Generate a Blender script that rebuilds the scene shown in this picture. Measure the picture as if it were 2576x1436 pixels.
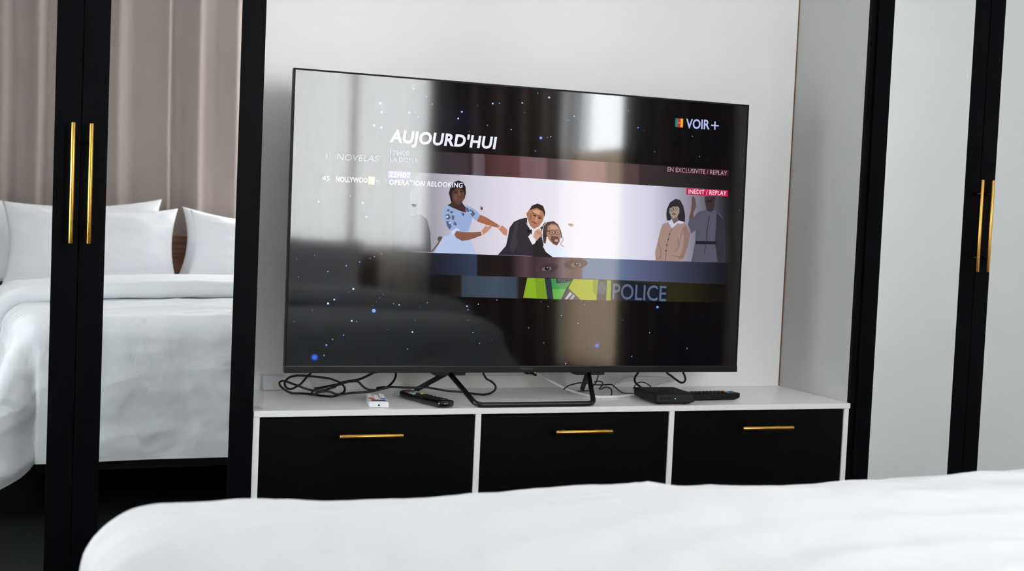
import bpy, bmesh, math, random
import numpy as np
from mathutils import Vector, Matrix, noise

# ------------------------------------------------------------------ clean
for o in list(bpy.data.objects):
    bpy.data.objects.remove(o, do_unlink=True)
SC = bpy.context.scene
COL = SC.collection
random.seed(7)

# ------------------------------------------------------------------ camera
F_PX, IW, IH = 3300.0, 2576, 1436
CAM = np.array([-0.20738518, -3.20659492, 1.03565076])
RIGHT = np.array([0.9320417, -0.35974028, 0.04341888])
UP = np.array([-0.02142755, 0.06489679, 0.9976619])
FWD = np.array([0.36171691, 0.93079286, -0.05277816])
cd = bpy.data.cameras.new('camera')
cd.sensor_width = 36.0
cd.lens = F_PX * 36.0 / IW
cd.clip_start = 0.02
cd.dof.use_dof = True
cd.dof.focus_distance = 3.45
cd.dof.aperture_fstop = 6.3
cam = bpy.data.objects.new('camera', cd)
COL.objects.link(cam)
cam.matrix_world = Matrix(((RIGHT[0], UP[0], -FWD[0], CAM[0]), (RIGHT[1], UP[1], -FWD[1], CAM[1]),
                           (RIGHT[2], UP[2], -FWD[2], CAM[2]), (0, 0, 0, 1)))
SC.camera = cam

# ------------------------------------------------------------------ daylight: an even bright overcast sky seen through the windows
SKY = 21.0
wd = bpy.data.worlds.new('overcast_sky')
SC.world = wd
wd.use_nodes = True
bg = wd.node_tree.nodes['Background']
bg.inputs[0].default_value = (0.93, 0.97, 1.0, 1)
bg.inputs[1].default_value = SKY

def portal(name, loc, rot, sx, sy):
    l = bpy.data.lights.new(name, 'AREA')
    l.shape = 'RECTANGLE'
    l.size, l.size_y = sx, sy
    l.cycles.is_portal = True
    o = bpy.data.objects.new(name, l)
    COL.objects.link(o)
    o.location = loc
    o.rotation_euler = rot
# window openings
WA = dict(x0=1.18, x1=2.12, z0=0.88, z1=2.40)      # wall behind the headboard
WB = dict(y0=-3.80, y1=-1.95, z0=0.25, z1=2.40)    # side wall
YB, XL, XR, ZC, YF = -3.84, -1.50, 2.98, 2.62, 0.62
portal('window_portal', ((WA['x0'] + WA['x1']) / 2, YB - .10, (WA['z0'] + WA['z1']) / 2), (-math.pi / 2, 0, math.pi),
       WA['x1'] - WA['x0'], WA['z1'] - WA['z0'])
portal('window_portal', (XR + .10, (WB['y0'] + WB['y1']) / 2, (WB['z0'] + WB['z1']) / 2), (math.pi / 2, 0, math.pi / 2),
       WB['y1'] - WB['y0'], WB['z1'] - WB['z0'])
WC = dict(y0=-1.10, y1=-.08, z0=.50, z1=1.70)    # opposite side wall: unseen window, added for fill light
portal('window_portal', (XL - .10, (WC['y0'] + WC['y1']) / 2, (WC['z0'] + WC['z1']) / 2), (math.pi / 2, 0, -math.pi / 2),
       WC['y1'] - WC['y0'], WC['z1'] - WC['z0'])

vs = SC.view_settings
vs.view_transform = 'Standard'
vs.look = 'None'
vs.exposure = 0.0
vs.gamma = 1.0
vs.use_curve_mapping = False
SC.display_settings.display_device = 'sRGB'
SC.cycles.max_bounces = 9
SC.cycles.diffuse_bounces = 6
SC.cycles.glossy_bounces = 5
SC.cycles.transparent_max_bounces = 12
SC.cycles.sample_clamp_indirect = 12
SC.cycles.caustics_reflective = True   # the mirrored doors throw daylight back into the room
SC.cycles.caustics_refractive = False

# ------------------------------------------------------------------ pixels of the photograph -> directions -> points on known planes
def ray(u, v):
    d = FWD * F_PX + RIGHT * (u - IW / 2) - UP * (v - IH / 2)
    return d / np.linalg.norm(d)
def on_y(u, v, y):
    d = ray(u, v)
    return CAM + d * ((y - CAM[1]) / d[1])
def on_z(u, v, z):
    d = ray(u, v)
    return CAM + d * ((z - CAM[2]) / d[2])

# ------------------------------------------------------------------ helpers
def lin(c):
    return tuple((x / 255 / 12.92) if x / 255 <= .04045 else ((x / 255 + .055) / 1.055) ** 2.4 for x in c[:3])

def tag(o, label=None, cat=None, group=None, kind=None):
    if label: o['label'] = label
    if cat: o['category'] = cat
    if group: o['group'] = group
    if kind: o['kind'] = kind
    return o

def obj(name, bm, mat, parent=None, smooth=False, angle=None):
    me = bpy.data.meshes.new(name)
    if isinstance(bm, bmesh.types.BMesh):
        bm.normal_update()
        bm.to_mesh(me)
        bm.free()
    else:
        me.from_pydata(bm[0], [], bm[1])
        me.validate()
    if mat: me.materials.append(mat)
    if smooth:
        for p in me.polygons: p.use_smooth = True
    o = bpy.data.objects.new(name, me)
    COL.objects.link(o)
    if parent: o.parent = parent
    return o

def empty(name, loc=(0, 0, 0), rz=0.0):
    o = bpy.data.objects.new(name, None)
    o.empty_display_size = .05
    COL.objects.link(o)
    o.location = loc
    o.rotation_euler = (0, 0, rz)
    return o

def box(bm, x0, x1, y0, y1, z0, z1, bevel=0.0, seg=2):
    vsx = [bm.verts.new((x, y, z)) for x in (x0, x1) for y in (y0, y1) for z in (z0, z1)]
    q = [(0, 1, 3, 2), (4, 6, 7, 5), (0, 4, 5, 1), (2, 3, 7, 6), (0, 2, 6, 4), (1, 5, 7, 3)]
    fs = [bm.faces.new([vsx[i] for i in f]) for f in q]
    if bevel > 0:
        es = {e for f in fs for e in f.edges}
        bmesh.ops.bevel(bm, geom=list(es), offset=bevel, segments=seg, profile=.6, affect='EDGES')
    return fs

def boxm(x0, x1, y0, y1, z0, z1, bevel=0.0, seg=2):
    bm = bmesh.new()
    box(bm, x0, x1, y0, y1, z0, z1, bevel, seg)
    return bm

def catmull(pts, n=8):
    P = [np.array(p, float) for p in pts]
    P = [2 * P[0] - P[1]] + P + [2 * P[-1] - P[-2]]
    out = []
    for i in range(1, len(P) - 2):
        a, b, c, d = P[i - 1:i + 3]
        for k in range(n):
            t = k / n
            out.append(.5 * ((2 * b) + (-a + c) * t + (2 * a - 5 * b + 4 * c - d) * t * t + (-a + 3 * b - 3 * c + d) * t ** 3))
    out.append(P[-2])
    return out

def tube(pts, r, seg=10, bm=None, cap=True, flat=1.0):
    bm = bm or bmesh.new()
    P = [Vector(p) for p in pts]
    rings = []
    nrm = None
    for i, p in enumerate(P):
        t = (P[min(i + 1, len(P) - 1)] - P[max(i - 1, 0)])
        if t.length < 1e-9: t = Vector((1, 0, 0))
        t.normalize()
        if nrm is None:
            nrm = t.cross(Vector((0, 0, 1)))
            if nrm.length < .1: nrm = t.cross(Vector((0, 1, 0)))
        nrm = (nrm - t * nrm.dot(t))
        if nrm.length < 1e-6: nrm = t.orthogonal()
        nrm.normalize()
        b = t.cross(nrm)
        rr = r[i] if hasattr(r, '__len__') else r
        rings.append([bm.verts.new(p + (nrm * math.cos(2 * math.pi * k / seg) * flat + b * math.sin(2 * math.pi * k / seg)) * rr) for k in range(seg)])
    for a, b in zip(rings, rings[1:]):
        for k in range(seg):
            bm.faces.new((a[k], a[(k + 1) % seg], b[(k + 1) % seg], b[k]))
    if cap:
        bm.faces.new(list(reversed(rings[0])))
        bm.faces.new(rings[-1])
    return bm

# ------------------------------------------------------------------ materials
def nodes(name):
    m = bpy.data.materials.new(name)
    m.use_nodes = True
    nt = m.node_tree
    return m, nt, nt.nodes['Principled BSDF']

def mat(name, rgb, rough=.5, spec=.5, metal=0.0, var=0.0, scale=30.0, bump=0.0, bscale=200.0, stretch=None, srgb=True):
    m, nt, b = nodes(name)
    c = lin(rgb) if srgb else rgb
    b.inputs['Base Color'].default_value = (*c, 1)
    b.inputs['Roughness'].default_value = rough
    b.inputs['Specular IOR Level'].default_value = spec
    b.inputs['Metallic'].default_value = metal
    tc = nt.nodes.new('ShaderNodeTexCoord')
    mp = nt.nodes.new('ShaderNodeMapping')
    nt.links.new(tc.outputs['Object'], mp.inputs[0])
    if stretch: mp.inputs['Scale'].default_value = stretch
    if var > 0:
        n = nt.nodes.new('ShaderNodeTexNoise')
        n.inputs['Scale'].default_value = scale
        n.inputs['Detail'].default_value = 5
        nt.links.new(mp.outputs[0], n.inputs['Vector'])
        r = nt.nodes.new('ShaderNodeMix'); r.data_type = 'RGBA'
        r.inputs['A'].default_value = (*[x * (1 - var) for x in c], 1)
        r.inputs['B'].default_value = (*[min(1, x * (1 + var)) for x in c], 1)
        nt.links.new(n.outputs['Fac'], r.inputs['Factor'])
        nt.links.new(r.outputs['Result'], b.inputs['Base Color'])
    if bump > 0:
        n2 = nt.nodes.new('ShaderNodeTexNoise')
        n2.inputs['Scale'].default_value = bscale
        n2.inputs['Detail'].default_value = 4
        nt.links.new(mp.outputs[0], n2.inputs['Vector'])
        bp = nt.nodes.new('ShaderNodeBump')
        bp.inputs['Strength'].default_value = bump
        bp.inputs['Distance'].default_value = .002
        nt.links.new(n2.outputs['Fac'], bp.inputs['Height'])
        nt.links.new(bp.outputs[0], b.inputs['Normal'])
    return m

M = {}
M['wall'] = mat('wall_paint', (243, 243, 242), .75, .3, var=.015, scale=3, bump=.08, bscale=120)
M['ceiling'] = mat('ceiling_paint', (238, 238, 238), .85, .2, var=.01, scale=3)
M['floor'] = mat('dark_floor_tile', (7, 7, 8), .6, .08, var=.25, scale=6)
M['laminate'] = mat('white_laminate', (243, 243, 242), .28, .5, var=.012, scale=8, bump=.03, bscale=400, stretch=(1, 1, 8))
M['grey_laminate'] = mat('grey_white_laminate', (196, 196, 195), .55, .3, var=.02, scale=60, bump=.03, bscale=500, stretch=(1, 1, .15))
M['black_frame'] = mat('black_lacquer_frame', (5, 5, 8), .45, .05, var=.15, scale=40, bump=.05, bscale=300, stretch=(1, 1, .1))
M['black_drawer'] = mat('black_wood_drawer', (4, 4, 4), .36, .10, var=.25, scale=60, bump=.10, bscale=260, stretch=(12, 1, .35))
M['gold'] = mat('brushed_brass', (226, 172, 78), .30, .5, metal=1.0, var=.08, scale=300, stretch=(1, 1, .02))
M['gold_h'] = mat('brushed_brass_level', (226, 172, 78), .30, .5, metal=1.0, var=.08, scale=300, stretch=(.02, 1, 1))
M['mdf'] = mat('brown_board_edge', (112, 78, 58), .8, .2, var=.15, scale=80)
M['tv_black'] = mat('tv_plastic_black', (6, 6, 8), .42, .15, var=.08, scale=90, bump=.02, bscale=600)
M['tv_chin'] = mat('tv_brushed_chin', (12, 13, 17), .30, .4, metal=.2, var=.1, scale=300, stretch=(.02, 1, 1), bump=.02, bscale=500)
M['stand'] = mat('stand_black_metal', (12, 12, 14), .34, .45, var=.08, scale=120)
M['cable'] = mat('cable_black_rubber', (10, 10, 11), .38, .4, var=.1, scale=200)
M['cable_white'] = mat('cable_white_pvc', (226, 226, 226), .42, .4, var=.02, scale=100)
M['velcro'] = mat('velcro_grey', (52, 52, 54), .95, .1, var=.2, scale=500)
M['plastic_white'] = mat('plastic_white', (228, 230, 234), .38, .45, var=.015, scale=60)
M['plastic_cream'] = mat('plastic_cream_button', (236, 234, 226), .5, .35, var=.015, scale=60)
M['lcd'] = mat('lcd_dark', (34, 34, 38), .2, .5, var=.1, scale=60)
M['red'] = mat('button_red', (212, 62, 44), .45, .4, var=.03, scale=60)
M['blue'] = mat('button_blue', (58, 112, 184), .45, .4, var=.03, scale=60)
M['yellow'] = mat('button_yellow', (196, 184, 60), .45, .4, var=.03, scale=60)
M['teal'] = mat('button_teal', (90, 190, 200), .45, .4, var=.03, scale=60)
M['silver'] = mat('button_silver', (170, 172, 174), .35, .5, var=.03, scale=60)
M['gloss_black'] = mat('gloss_black_plastic', (9, 9, 10), .16, .5, var=.1, scale=60)
M['matt_black'] = mat('matt_black_plastic', (9, 9, 10), .5, .25, var=.1, scale=90)
M['black_button'] = mat('rubber_button_black', (20, 20, 21), .6, .3, var=.1, scale=90)
M['box_face'] = mat('box_front_charcoal', (26, 28, 32), .35, .45, var=.08, scale=90)
M['box_dark'] = mat('box_slot_dark', (6, 6, 7), .5, .3, var=.1, scale=90)
M['mark_grey'] = mat('logo_grey_print', (92, 92, 94), .5, .4, var=.02, scale=90)
M['bedbase'] = mat('bed_base_fabric', (70, 62, 58), .9, .2, var=.1, scale=200, bump=.1, bscale=700)

def mirror_mat():
    m, nt, b = nodes('mirror_glass')
    b.inputs['Metallic'].default_value = 1
    b.inputs['Roughness'].default_value = 0.0
    n = nt.nodes.new('ShaderNodeTexNoise')
    n.inputs['Scale'].default_value = 2
    r = nt.nodes.new('ShaderNodeMix'); r.data_type = 'RGBA'
    r.inputs['A'].default_value = (.91, .93, .925, 1)
    r.inputs['B'].default_value = (.93, .95, .945, 1)
    nt.links.new(n.outputs['Fac'], r.inputs['Factor'])
    nt.links.new(r.outputs['Result'], b.inputs['Base Color'])
    return m
M['mirror'] = mirror_mat()

def fabric(name, rgb, rough=.9, weave=900, sheen=.15, bump=.12, crumple=0.0):
    m, nt, b = nodes(name)
    c = lin(rgb)
    b.inputs['Roughness'].default_value = rough
    b.inputs['Specular IOR Level'].default_value = .15
    b.inputs['Sheen Weight'].default_value = sheen
    tc = nt.nodes.new('ShaderNodeTexCoord')
    n = nt.nodes.new('ShaderNodeTexNoise')
    n.inputs['Scale'].default_value = weave
    n.inputs['Detail'].default_value = 2
    nt.links.new(tc.outputs['Object'], n.inputs['Vector'])
    r = nt.nodes.new('ShaderNodeMix'); r.data_type = 'RGBA'
    r.inputs['A'].default_value = (*[x * .97 for x in c], 1)
    r.inputs['B'].default_value = (*c, 1)
    nt.links.new(n.outputs['Fac'], r.inputs['Factor'])
    nt.links.new(r.outputs['Result'], b.inputs['Base Color'])
    bp = nt.nodes.new('ShaderNodeBump')
    bp.inputs['Strength'].default_value = bump
    bp.inputs['Distance'].default_value = .0006
    nt.links.new(n.outputs['Fac'], bp.inputs['Height'])
    if crumple > 0:
        n2 = nt.nodes.new('ShaderNodeTexNoise')
        n2.inputs['Scale'].default_value = 9
        n2.inputs['Detail'].default_value = 5
        n2.inputs['Distortion'].default_value = 1.2
        nt.links.new(tc.outputs['Object'], n2.inputs['Vector'])
        b2 = nt.nodes.new('ShaderNodeBump')
        b2.inputs['Strength'].default_value = crumple
        b2.inputs['Distance'].default_value = .012
        nt.links.new(n2.outputs['Fac'], b2.inputs['Height'])
        nt.links.new(bp.outputs[0], b2.inputs['Normal'])
        nt.links.new(b2.outputs[0], b.inputs['Normal'])
    else:
        nt.links.new(bp.outputs[0], b.inputs['Normal'])
    return m
M['linen'] = fabric('white_cotton', (236, 237, 239), sheen=.05, crumple=.34)
M['pillow'] = fabric('white_pillow_cotton', (240, 240, 244), sheen=.08, crumple=.2)
M['drape_dark'] = fabric('dark_brown_drape', (88, 75, 68), weave=700, sheen=.1)
M['drape'] = fabric('mauve_taupe_drape', (166, 154, 150), weave=700, sheen=.2)

def sheer(name, rgb, clear, back):
    m = bpy.data.materials.new(name)
    m.use_nodes = True
    nt = m.node_tree
    nt.nodes.clear()
    out = nt.nodes.new('ShaderNodeOutputMaterial')
    tr = nt.nodes.new('ShaderNodeBsdfTransparent')
    tl = nt.nodes.new('ShaderNodeBsdfTranslucent')
    df = nt.nodes.new('ShaderNodeBsdfDiffuse')
    a = nt.nodes.new('ShaderNodeMixShader')
    b = nt.nodes.new('ShaderNodeMixShader')
    w = nt.nodes.new('ShaderNodeTexNoise')
    tc = nt.nodes.new('ShaderNodeTexCoord')
    mp = nt.nodes.new('ShaderNodeMapping')
    mp.inputs['Scale'].default_value = (60, 60, 2)
    nt.links.new(tc.outputs['Object'], mp.inputs[0])
    nt.links.new(mp.outputs[0], w.inputs['Vector'])
    mr = nt.nodes.new('ShaderNodeMapRange')
    mr.inputs['To Min'].default_value = clear * .85
    mr.inputs['To Max'].default_value = clear * 1.15
    nt.links.new(w.outputs['Fac'], mr.inputs['Value'])
    c = (*lin(rgb), 1)
    for n in (tl, df): n.inputs[0].default_value = c
    a.inputs[0].default_value = back
    nt.links.new(df.outputs[0], a.inputs[1])
    nt.links.new(tl.outputs[0], a.inputs[2])
    nt.links.new(mr.outputs[0], b.inputs[0])
    nt.links.new(a.outputs[0], b.inputs[1])
    nt.links.new(tr.outputs[0], b.inputs[2])
    nt.links.new(b.outputs[0], out.inputs[0])
    return m
M['sheer'] = sheer('sheer_cream_voile', (238, 232, 222), .52, .5)
M['sheer_dense'] = sheer('sheer_dense_voile', (240, 240, 240), .24, .40)
M['sheer_beige'] = sheer('sheer_beige_panel', (196, 172, 142), .03, .35)

def glass(name, rgb=(1, 1, 1), refl=.06):
    m = bpy.data.materials.new(name)
    m.use_nodes = True
    nt = m.node_tree
    nt.nodes.clear()
    out = nt.nodes.new('ShaderNodeOutputMaterial')
    tr = nt.nodes.new('ShaderNodeBsdfTransparent')
    tr.inputs[0].default_value = (*rgb, 1)
    gl = nt.nodes.new('ShaderNodeBsdfGlossy')
    gl.inputs['Roughness'].default_value = .02
    mx = nt.nodes.new('ShaderNodeMixShader')
    mx.inputs[0].default_value = refl
    nt.links.new(tr.outputs[0], mx.inputs[1])
    nt.links.new(gl.outputs[0], mx.inputs[2])
    nt.links.new(mx.outputs[0], out.inputs[0])
    return m
M['glass'] = glass('window_glass')
M['clear_plastic'] = glass('clear_plastic', (.96, .97, .975), .08)

def wood():
    m, nt, b = nodes('walnut_veneer')
    tc = nt.nodes.new('ShaderNodeTexCoord')
    mp = nt.nodes.new('ShaderNodeMapping')
    mp.inputs['Scale'].default_value = (1.2, 1, 16)
    n = nt.nodes.new('ShaderNodeTexNoise')
    n.inputs['Scale'].default_value = 4
    n.inputs['Detail'].default_value = 7
    n.inputs['Distortion'].default_value = .8
    cr = nt.nodes.new('ShaderNodeValToRGB')
    cr.color_ramp.elements[0].position = .3
    cr.color_ramp.elements[0].color = (*lin((84, 58, 46)), 1)
    cr.color_ramp.elements[1].position = .72
    cr.color_ramp.elements[1].color = (*lin((150, 112, 92)), 1)
    nt.links.new(tc.outputs['Object'], mp.inputs[0])
    nt.links.new(mp.outputs[0], n.inputs['Vector'])
    nt.links.new(n.outputs['Fac'], cr.inputs[0])
    nt.links.new(cr.outputs[0], b.inputs['Base Color'])
    b.inputs['Roughness'].default_value = .5
    b.inputs['Specular IOR Level'].default_value = .3
    return m
M['wood'] = wood()

def emit_led(name, rgb, s):
    m, nt, b = nodes(name)
    b.inputs['Base Color'].default_value = (*lin(rgb), 1)
    b.inputs['Emission Color'].default_value = (*lin(rgb), 1)
    b.inputs['Emission Strength'].default_value = s
    return m
M['led'] = emit_led('led_green', (90, 210, 70), 1.0)
M['led2'] = emit_led('led_lime', (150, 235, 60), 1.6)

def screen_mat():
    # lit display behind one glossy front sheet: what it emits is stored per face corner
    m, nt, b = nodes('display_front')
    b.inputs['Base Color'].default_value = (.001, .001, .001, 1)
    b.inputs['Roughness'].default_value = .055
    b.inputs['IOR'].default_value = 1.60
    at = nt.nodes.new('ShaderNodeVertexColor')
    at.layer_name = 'Col'
    nt.links.new(at.outputs['Color'], b.inputs['Emission Color'])
    b.inputs['Emission Strength'].default_value = 1.0
    return m
M['screen'] = screen_mat()

# ------------------------------------------------------------------ the room
def struct(name, bm, m, parent=None):
    o = obj(name, bm, m, parent)
    if parent is None: o['kind'] = 'structure'
    return o
T = .12
fl = struct('floor', boxm(XL - T, XR + T, YB - T, YF + T, -.05, 0), M['floor'])
tag(fl, 'near-black tiled bedroom floor around the bed', 'floor')
tag(struct('ceiling', boxm(XL - T, XR + T, YB - T, YF + T, ZC, ZC + .05), M['ceiling']), 'plain white ceiling above the bed', 'ceiling')
bm = bmesh.new()
box(bm, XL - T, XL, YB - T, WC['y0'], 0, ZC)
box(bm, XL - T, XL, WC['y1'], YF + T, 0, ZC)
box(bm, XL - T, XL, WC['y0'], WC['y1'], 0, WC['z0'])
box(bm, XL - T, XL, WC['y0'], WC['y1'], WC['z1'], ZC)
tag(struct('wall_left', bm, M['wall']), 'white side wall with an added voile-covered window for fill light', 'wall')
tag(struct('wall_front', boxm(XL, XR, YF, YF + T, 0, ZC), M['wall']), 'white wall behind the wardrobes', 'wall')
bm = bmesh.new()
box(bm, XL, WA['x0'], YB - T, YB, 0, ZC)
box(bm, WA['x1'], XR, YB - T, YB, 0, ZC)
box(bm, WA['x0'], WA['x1'], YB - T, YB, 0, WA['z0'])
box(bm, WA['x0'], WA['x1'], YB - T, YB, WA['z1'], ZC)
tag(struct('wall_back', bm, M['wall']), 'white wall behind the headboard and curtains', 'wall')
bm = bmesh.new()
box(bm, XR, XR + T, YB - T, WB['y0'], 0, ZC)
box(bm, XR, XR + T, WB['y1'], YF + T, 0, ZC)
box(bm, XR, XR + T, WB['y0'], WB['y1'], 0, WB['z0'])
box(bm, XR, XR + T, WB['y0'], WB['y1'], WB['z1'], ZC)
tag(struct('wall_right', bm, M['wall']), 'white side wall with a tall curtained window', 'wall')

def window(name, label, horiz, a0, a1, z0, z1, depth):
    w = empty(name)
    tag(w, label, 'window', kind='structure')
    def B(p0, p1, q0, q1, d0, d1, bev=.004):
        if horiz: return boxm(p0, p1, depth - d1, depth - d0, q0, q1, bev)
        if depth < 0: return boxm(depth - d1, depth - d0, p0, p1, q0, q1, bev)
        return boxm(depth + d0, depth + d1, p0, p1, q0, q1, bev)
    fw = .032
    for (p0, p1, q0, q1) in ((a0, a1, z0, z0 + fw), (a0, a1, z1 - fw, z1), (a0, a0 + fw, z0 + fw, z1 - fw), (a1 - fw, a1, z0 + fw, z1 - fw)):
        obj('window_frame', B(p0, p1, q0, q1, .03, .09), M['plastic_white'], w)
    mid = (a0 + a1) / 2
    obj('mullion', B(mid - .02, mid + .02, z0 + fw, z1 - fw, .035, .085), M['plastic_white'], w)
    for (p0, p1) in ((a0 + fw, mid - .02), (mid + .02, a1 - fw)):
        obj('pane', B(p0, p1, z0 + fw, z1 - fw, .058, .062, 0), M['glass'], w)
    return w
window('window_1', 'window behind the headboard veiled by cream voile', True, WA['x0'], WA['x1'], WA['z0'], WA['z1'], YB)
window('window_2', 'tall window in the side wall next to the bed', False, WB['y0'], WB['y1'], WB['z0'], WB['z1'], XR)

window('window_fill', 'small unseen window added for fill light beside the mirrored wardrobe', False, WC['y0'], WC['y1'], WC['z0'], WC['z1'], XL)  # added out of view to brighten the bed front and niche

# ------------------------------------------------------------------ niche between the wardrobes
NX0, NX1, ND, ZS = 0.3723, 2.1216, 0.384, 0.53
nb = struct('wall_niche', boxm(NX0 - .0, NX1 - .003, ND, ND + .018, 0, ZC), M['laminate'])
tag(nb, 'white laminate back panel of the television niche', 'wall panel')
tr = struct('trim_1', boxm(NX1 - .003, NX1, ND - .002, ND + .018, ZS, ZC), M['mdf'])
tag(tr, 'thin brown board edge in the inner corner of the niche', 'trim')

# ------------------------------------------------------------------ wardrobes
def handle_mesh(L, r, off, spread, vertical=True):
    # bar with two posts; origin at bar centre on the door face, bar stands off towards -y
    bm = bmesh.new()
    ax = Vector((0, 0, 1)) if vertical else Vector((1, 0, 0))
    c = Vector((0, -off, 0))
    pts = [c - ax * L / 2, c - ax * (L / 2 - .0012), c + ax * (L / 2 - .0012), c + ax * L / 2]
    tube(pts, [r * .86, r, r, r * .86], 16, bm)
    return bm
def post_mesh(r, off):
    return tube([Vector((0, 0, 0)), Vector((0, -off * .5, 0)), Vector((0, -off, 0))], r, 10)

def wardrobe(label, x_edges, x_side0, x_side1, origin, rz, depth, stile, mirror_group, hinge_first, side_mat, edge0=0.0):
    w = empty('wardrobe', origin, rz)
    tag(w, label, 'wardrobe')
    ox = origin[0]
    H = 2.50
    zb, zt = .03, 2.46
    x0, x1 = x_side0 - ox, x_side1 - ox
    for (a, b, nm) in ((x0, x0 + .018, 'side_panel'), (x1 - .018, x1, 'side_panel')):
        obj(nm, boxm(a, b, .002, depth, 0, H, .001), side_mat, w)
    obj('top_panel', boxm(x0 + .018, x1 - .018, .004, depth, H - .018, H), side_mat, w)
    obj('back_panel', boxm(x0 + .018, x1 - .018, depth - .008, depth, .06, H - .018), side_mat, w)
    obj('plinth', boxm(x0 + .018, x1 - .018, .03, .046, 0, .06), M['black_frame'], w)
    n = len(x_edges) - 1
    hm = None
    for i in range(n):
        a, b = x_edges[i] - ox + .0012, x_edges[i + 1] - ox - .0012
        d = obj('door', boxm(a, a + stile, -.018, 0, zb, zt, .0008), M['black_frame'], w)
        # frame of the leaf: stiles and rails in one board with an opening
        bm = bmesh.new()
        box(bm, a, a + stile, -.018, 0, zb, zt)
        box(bm, b - stile, b, -.018, 0, zb, zt)
        box(bm, a + stile, b - stile, -.018, 0, zb, zb + .12)
        box(bm, a + stile, b - stile, -.018, 0, zt - .10, zt)
        bm.to_mesh(d.data); bm.free()
        obj('mirror', boxm(a + stile - .004, b - stile + .004, -.0165, -.004, zb + .116, zt - .096), M['mirror'], d)
        left_hung = (i % 2 == 0) == hinge_first
        hx = (b - .0185) if left_hung else (a + .0185)
        h = obj('handle', handle_mesh(.276, .0047, .034, .2), M['gold'], d, smooth=True)
        h.location = (hx, -.018, 1.0675)
        for s in (-1, 1):
            obj('handle_post', tube([Vector((hx, -.017, 1.0675 + s * .096)), Vector((hx, -.035, 1.0675 + s * .096)), Vector((hx, -.051, 1.0675 + s * .096))], .004, 10), M['stand'], d, smooth=True)
    return w
TH = math.radians(1.5)
WL_edges = [-1.3053, -.8859, -.4665, -.0471, .3723]
# doors proud of the carcass: shift the mirror plane so that it lies in the plane of the drawers
wl = wardrobe('black framed wardrobe whose mirrored doors reflect the white bed and curtains', WL_edges, -1.3053, .3723,
              (.3723 - .0004, .0165, 0), TH, .55, .0575, None, True, M['laminate'])
wr = wardrobe('black framed wardrobe whose mirrored doors reflect only a plain white wall', [2.1396, 2.5425, 2.9454], 2.1216, 2.9634,
              (2.1216, .0165, 0), 0, .55, .054, None, True, M['grey_laminate'])
obj('edge_strip', boxm(0, .018, -.012, .002, 0, 2.5), M['black_frame'], wr)

# ------------------------------------------------------------------ low cabinet with three drawers and its worktop
wt = obj('worktop', boxm(NX0 + .001, NX1 - .0005, 0, ND - .0005, ZS - .0152, ZS, .0006, 1), M['laminate'])
tag(wt, 'long white laminate worktop that carries the television', 'worktop')
cab = empty('drawer_cabinet', ((NX0 + NX1) / 2, .2, 0))
tag(cab, 'low white cabinet with three black drawer fronts under the television', 'cabinet')
def inv(o):  # parts are given in world coordinates, parent sits at cab.location
    o.matrix_parent_inverse = Matrix.Translation(cab.location).inverted()
    return o
pw = .0155
div_x = [(NX0 + .001, NX0 + .001 + pw), (.9535, .9535 + pw), (1.5245, 1.5245 + pw), (2.1015, 2.1015 + pw)]
for i, (a, b) in enumerate(div_x):
    inv(obj('side_panel' if i in (0, 3) else 'divider', boxm(a, b, .001, ND - .002, 0, ZS - .0156), M['laminate'], cab))
inv(obj('bottom_panel', boxm(NX0 + .02, NX1 - .022, .01, ND - .002, .07, .085), M['laminate'], cab))
inv(obj('plinth', boxm(NX0 + .02, NX1 - .022, .03, .045, 0, .07), M['black_drawer'], cab))
hx = [(.584, .749), (1.171, 1.336), (1.745, 1.908)]
for i in range(3):
    a, b = div_x[i][1] + .0015, div_x[i + 1][0] - .0015
    d = inv(obj('drawer', boxm(a, b, .004, .022, .088, ZS - .0185, .0012, 1), M['black_drawer'], cab))
    c = (hx[i][0] + hx[i][1]) / 2
    h = obj('handle', handle_mesh(.165, .0056, .034, .1, False), M['gold_h'], d, smooth=True)
    h.location = (c, .004, .467)
    for s in (-1, 1):
        obj('handle_post', tube([Vector((c + s * .048, .005, .467)), Vector((c + s * .048, -.012, .467)), Vector((c + s * .048, -.030, .467))], .0035, 10), M['stand'], d, smooth=True)

# ------------------------------------------------------------------ television
TVX, TVY, TVZ, TVW, TVH = .4726, .136, .6067, 1.3392, .7824
tv = empty('television', (TVX + TVW / 2, TVY + .03, ZS))
tag(tv, 'large flat television on a black rod stand, showing a programme guide', 'television')
LEAN = math.radians(-.55)      # the panel leans back a little
PIV = Vector((TVX, TVY, TVZ))
def intv(o, lean=False):
    o.matrix_parent_inverse = Matrix.Translation(tv.location).inverted()
    if lean:
        o.matrix_parent_inverse = o.matrix_parent_inverse @ Matrix.Translation(PIV) @ Matrix.Rotation(LEAN, 4, 'X') @ Matrix.Translation(-PIV)
    return o
CHIN = .0185
bz = .0045
# thin frame round the display
bm = bmesh.new()
box(bm, TVX, TVX + bz, TVY - .001, TVY + .016, TVZ + CHIN, TVZ + TVH)
box(bm, TVX + TVW - bz, TVX + TVW, TVY - .001, TVY + .016, TVZ + CHIN, TVZ + TVH)
box(bm, TVX + bz, TVX + TVW - bz, TVY - .001, TVY + .016, TVZ + TVH - bz, TVZ + TVH)
intv(obj('bezel', bm, M['tv_black'], tv), True)
chin = intv(obj('chin', boxm(TVX - .0005, TVX + TVW + .0005, TVY - .004, TVY + .016, TVZ, TVZ + CHIN, .0018), M['tv_chin'], tv), True)
bm = boxm(TVX + .002, TVX + TVW - .002, TVY + .015, TVY + .032, TVZ + .002, TVZ + TVH - .002, .004)
box(bm, TVX + .10, TVX + TVW - .10, TVY + .031, TVY + .075, TVZ + .004, TVZ + .46, .012)
intv(obj('back_housing', bm, M['tv_black'], tv), True)

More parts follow.
